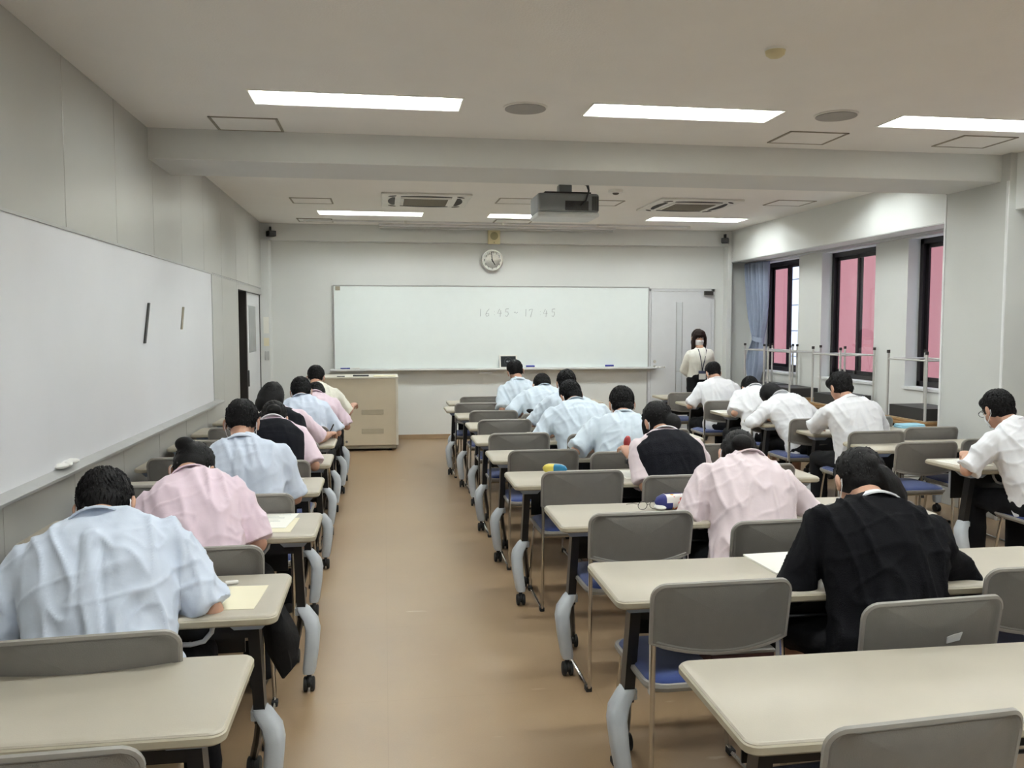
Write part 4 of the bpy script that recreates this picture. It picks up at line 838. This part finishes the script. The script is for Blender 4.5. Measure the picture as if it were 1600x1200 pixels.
ws = obj('wipe_packet', MB().ell((0, 0, .014), (.03, .04, .014), None, 10, 6), 'eraser_white'); ws.location = (1.325, 3.985, .7008); tag(ws, 'small white packet between the glasses and the floral case', 'packet')
rp = obj('soft_pouch', MB().ell((0, 0, .016), (.06, .035, .016)).ell((.01, .005, .03), (.03, .022, .014)).ell((-.04, -.01, .018), (.03, .025, .014)), 'orange_cloth'); rp.location = (-1.275, 6.0, .7008); tag(rp, 'orange red soft pouch on the fifth left desk', 'pouch')
fo = box('folder', 'cabinet_plate', (-.13, .13, -.10, .10, 0, .012), None, .003); fo.location = (1.30, 6.93, .7008); tag(fo, 'olive folder on the sixth middle desk', 'folder')
bl = obj('folded_cloth', MB().loft([[(p[0], p[1] + .01 * math.sin(9 * p[0]), z) for p in rrect(.12 * s_, .07 * s_, .02)] for z, s_ in ((0, 1), (.012, 1.03), (.018, .98), (.026, 1.0), (.032, .9))]), 'light_blue_cloth'); bl.location = (4.60, 6.96, .7008); tag(bl, 'light blue folded cloth on the third window desk', 'cloth')
bx = thing('storage_box', 'dark red box with grey lid on the blue seat of the second middle chair', 'box', (1.17, 2.72, .466)); box('body', 'dark_red', (-.11, .11, -.08, .08, 0, .045), bx, .004); box('lid', 'chair_rim', (-.113, .113, -.083, .083, .043, .055), bx, .003)
# black bag hanging off the second left desk
bg_ = MB(); rings = []
for i in range(10):
    q = i / 9; w_ = .03 + .075 * math.sin(min(1, q * 1.5) * math.pi / 2) * (1 - max(0, q - .65) * 2.1); z = .655 - .30 * q; th_ = .012 + .022 * math.sin(math.pi * min(1, q + .1))
    rings.append([(.52 * w_ * math.cos(a) + .055 * q + .006 * math.sin(5 * a + 3 * q), th_ * 1.6 * math.sin(a) + .05 * q, z + .03 * math.cos(a) * q) for a in [2 * math.pi * k / 14 for k in range(14)]])
bgo = thing('hanging_bag', 'limp black bag hanging at the end of the second left desk', 'bag', (-.405, 3.06, 0)); obj('sack', MB().loft(rings), 'black_cloth', bgo); obj('strap', MB().tube([(0, -.03, .65), (0, 0, .668), (0, .03, .65)], .004, 6), 'black_cloth', bgo)
bg2 = MB(); 
for k in range(6): bg2.ell((-.09 + .036 * k, random.uniform(-.01, .01), random.uniform(-.01, .012)), (.045, .028, .022), Matrix.Rotation(random.uniform(-.4, .4), 3, 'Y'))
o = obj('shoulder_bag', bg2, 'black_cloth'); o.location = (1.42, 7.735, .806); tag(o, 'dark bag slung over a chair back in the middle column', 'bag')
# things held
def attach(name, mb, m, label, cat): return tag(obj(name, mb, m), label, cat)
attach('ballpoint_pen', MB().tube([(-.455, 6.98, .712), (-.44, 6.955, .745), (-.405, 6.91, .815), (-.403, 6.908, .82)], [.002, .005, .005, .003], 8), 'black_plastic', 'black pen in the hand of the pupil with bobbed hair', 'pen')
attach('red_eraser', MB().ell((1.448, 4.995, .900), (.022, .02, .036), Matrix.Rotation(.2, 3, 'Y'), 12, 8), 'red_plastic', 'red eraser pinched by the pupil with a bun', 'eraser')
wt = thing('wristwatch', 'dark wristwatch on the raised wrist of the pupil with a bun', 'watch', (1.447, 4.87, .80)); obj('strap', MB().tube([(.034 * math.cos(a * math.pi / 10), .01 * math.sin(a * math.pi / 10) + .0, .034 * math.sin(a * math.pi / 10)) for a in range(21)], (.004), 6).move(Matrix.Rotation(.6, 4, 'X') @ Matrix.Rotation(.2, 4, 'Z')), 'lanyard', wt); obj('case', MB().cyl((-.045, -.005, 0), .016, .010, 'X', 14), 'black_plastic', wt)

# ================================================================== EQUIPMENT CABINET
cb_ = thing('equipment_cabinet', 'beige steel equipment cabinet on casters below the front board', 'cabinet', (-.815, 11.05, 0))
box('body', 'cabinet', (0, .98, 0, .62, .075, .93), cb_, .006); box('top', 'cabinet_top', (-.006, .99, -.008, .63, .93, .952), cb_, .004)
box('side_post', 'cabinet_top', (.955, .985, -.006, 0, .075, .945), cb_, .002)
box('lower_skirt', 'cabinet_plate', (.02, .96, .02, .60, .03, .076), cb_, .002)
for z in (.225, .47): 
    v_ = box('vent_plate', 'cabinet_vent', (.52, .80, -.004, .002, z, z + .065), cb_, .002)
obj('lock', MB().cyl((.33, -.006, .125), .016, .008, 'Y', 16), 'chair_rim', cb_)
for x in (.10, .88):
    for y in (.06, .56): 
        c_ = obj('caster', MB().tube([(x - .02, y, .032), (x - .014, y, .032), (x + .014, y, .032), (x + .02, y, .032)], [.024, .032, .032, .024], 16), 'rubber', cb_); obj('fork', MB().box(x - .024, x + .024, y - .012, y + .012, .035, .075), 'tray_steel', c_, False)
for lab, x, y, m, b in (('black cable tray lying on the equipment cabinet', -.30, 11.2, 'black_plastic', (-.10, .10, -.05, .05, 0, .018)), ('thin cream document on the equipment cabinet top', .0, 11.16, 'cream_paper', (-.14, .14, -.09, .09, 0, .01)), ('dark pen on the equipment cabinet top', -.55, 11.12, 'black_plastic', (-.05, .05, -.006, .006, 0, .01))):
    o = box({'b': 'cable_tray', 't': 'document', 'd': 'pen'}[lab[0]], m, b, None, .004); o.location = (x, y, .9525); tag(o, lab, {'b': 'tray', 't': 'paper', 'd': 'pen'}[lab[0]])

# ================================================================== OLD DESKS STACKED BY THE WINDOWS
def make_old():
    t = thing('old_school_desk', '', 'desk')
    box('wooden_top', 'wood', (-.225, .225, -.34, .34, .655, .68), t, .006); box('top_edge', 'baseboard', (-.222, .222, -.337, .337, .648, .656), t, .002)
    tr_ = MB().box(-.19, .19, -.28, .28, .535, .541).box(.184, .19, -.28, .28, .541, .648).box(-.19, .19, .274, .28, .541, .648).box(-.19, .19, -.28, -.274, .541, .648); obj('book_tray', tr_, 'tray_steel', t, False)
    for sx in (-1, 1):
        for sy in (-1, 1):
            l = obj('leg', MB().tube([(sx * .20, sy * .305, .652), (sx * .20, sy * .305, .01)], .0125, 10), 'leg_steel', t); obj('foot_cap', MB().cyl((sx * .20, sy * .305, 0), .0165, .03, 'Z', 10), 'dark_frame', l)
    br_ = MB()
    for sy in (-1, 1): br_.tube([(-.20, sy * .305, .085), (.20, sy * .305, .085)], .009, 8)
    for sx in (-1, 1): br_.tube([(sx * .20, -.305, .085), (sx * .20, .305, .085)], .009, 8)
    obj('stretcher', br_, 'leg_steel', t); return t
old = make_old(); ofirst = True
for y, w in ((7.565, 'nearest the pier'), (9.08, 'second from the pier'), (10.26, 'third from the pier'), (10.99, 'closest to the curtain')):
    for inv in (False, True):
        o = old if ofirst else copy_tree(old); ofirst = False
        o.location = (5.15, y, .0 if not inv else 1.362); o.rotation_euler = (0, math.pi if inv else 0, 0)
        tag(o, ('upturned old wooden school desk with legs in the air, %s' if inv else 'upright old wooden school desk under an upturned one, %s') % w, 'desk', 'upturned old desks' if inv else 'upright old desks by the windows')

# ================================================================== CURTAIN
rows = []
zs = [(.80, .15, .0), (.95, .22, 0), (1.1, .25, 0), (1.25, .19, 0), (1.36, .13, 0), (1.42, .115, 0), (1.50, .15, 0), (1.7, .24, 0), (2.0, .28, 0), (2.3, .30, 0), (2.52, .31, 0)]
for z, hw, _ in zs:
    ring = []
    for k in range(121):
        q = -1 + k / 60; amp = .05 * (.4 + hw / .3 * .6); ring.append((5.32 + amp * math.sin(q * 24 + .8 * math.sin(z * 2)) + .02 * math.sin(q * 9 + z) - .02 * math.sin(z * 3), 11.72 + q * hw + (.05 if z < 1.3 else 0), z + (.035 * math.sin(q * 7) if z < .85 else 0)))
    rows.append(ring)
cu = thing('window_curtain', 'grey blue curtain gathered with a tieback at the far window', 'curtain'); c1 = obj('cloth', MB().loft(rows, False, False), 'curtain', cu); sm = c1.modifiers.new('thick', 'SOLIDIFY'); sm.thickness = .004; ss = c1.modifiers.new('sub', 'SUBSURF'); ss.levels = ss.render_levels = 1
obj('tieback', MB().loft([[(5.33 + .062 * math.cos(a), 11.72 + .14 * math.sin(a), z + .02 * math.sin(a)) for a in [2 * math.pi * k / 24 for k in range(25)]] for z in (1.38, 1.45)], False, False), 'curtain', cu)
obj('rail', MB().box(5.30, 5.36, 7.2, 12.12, 2.505, 2.528), 'aluminium', cu, False)
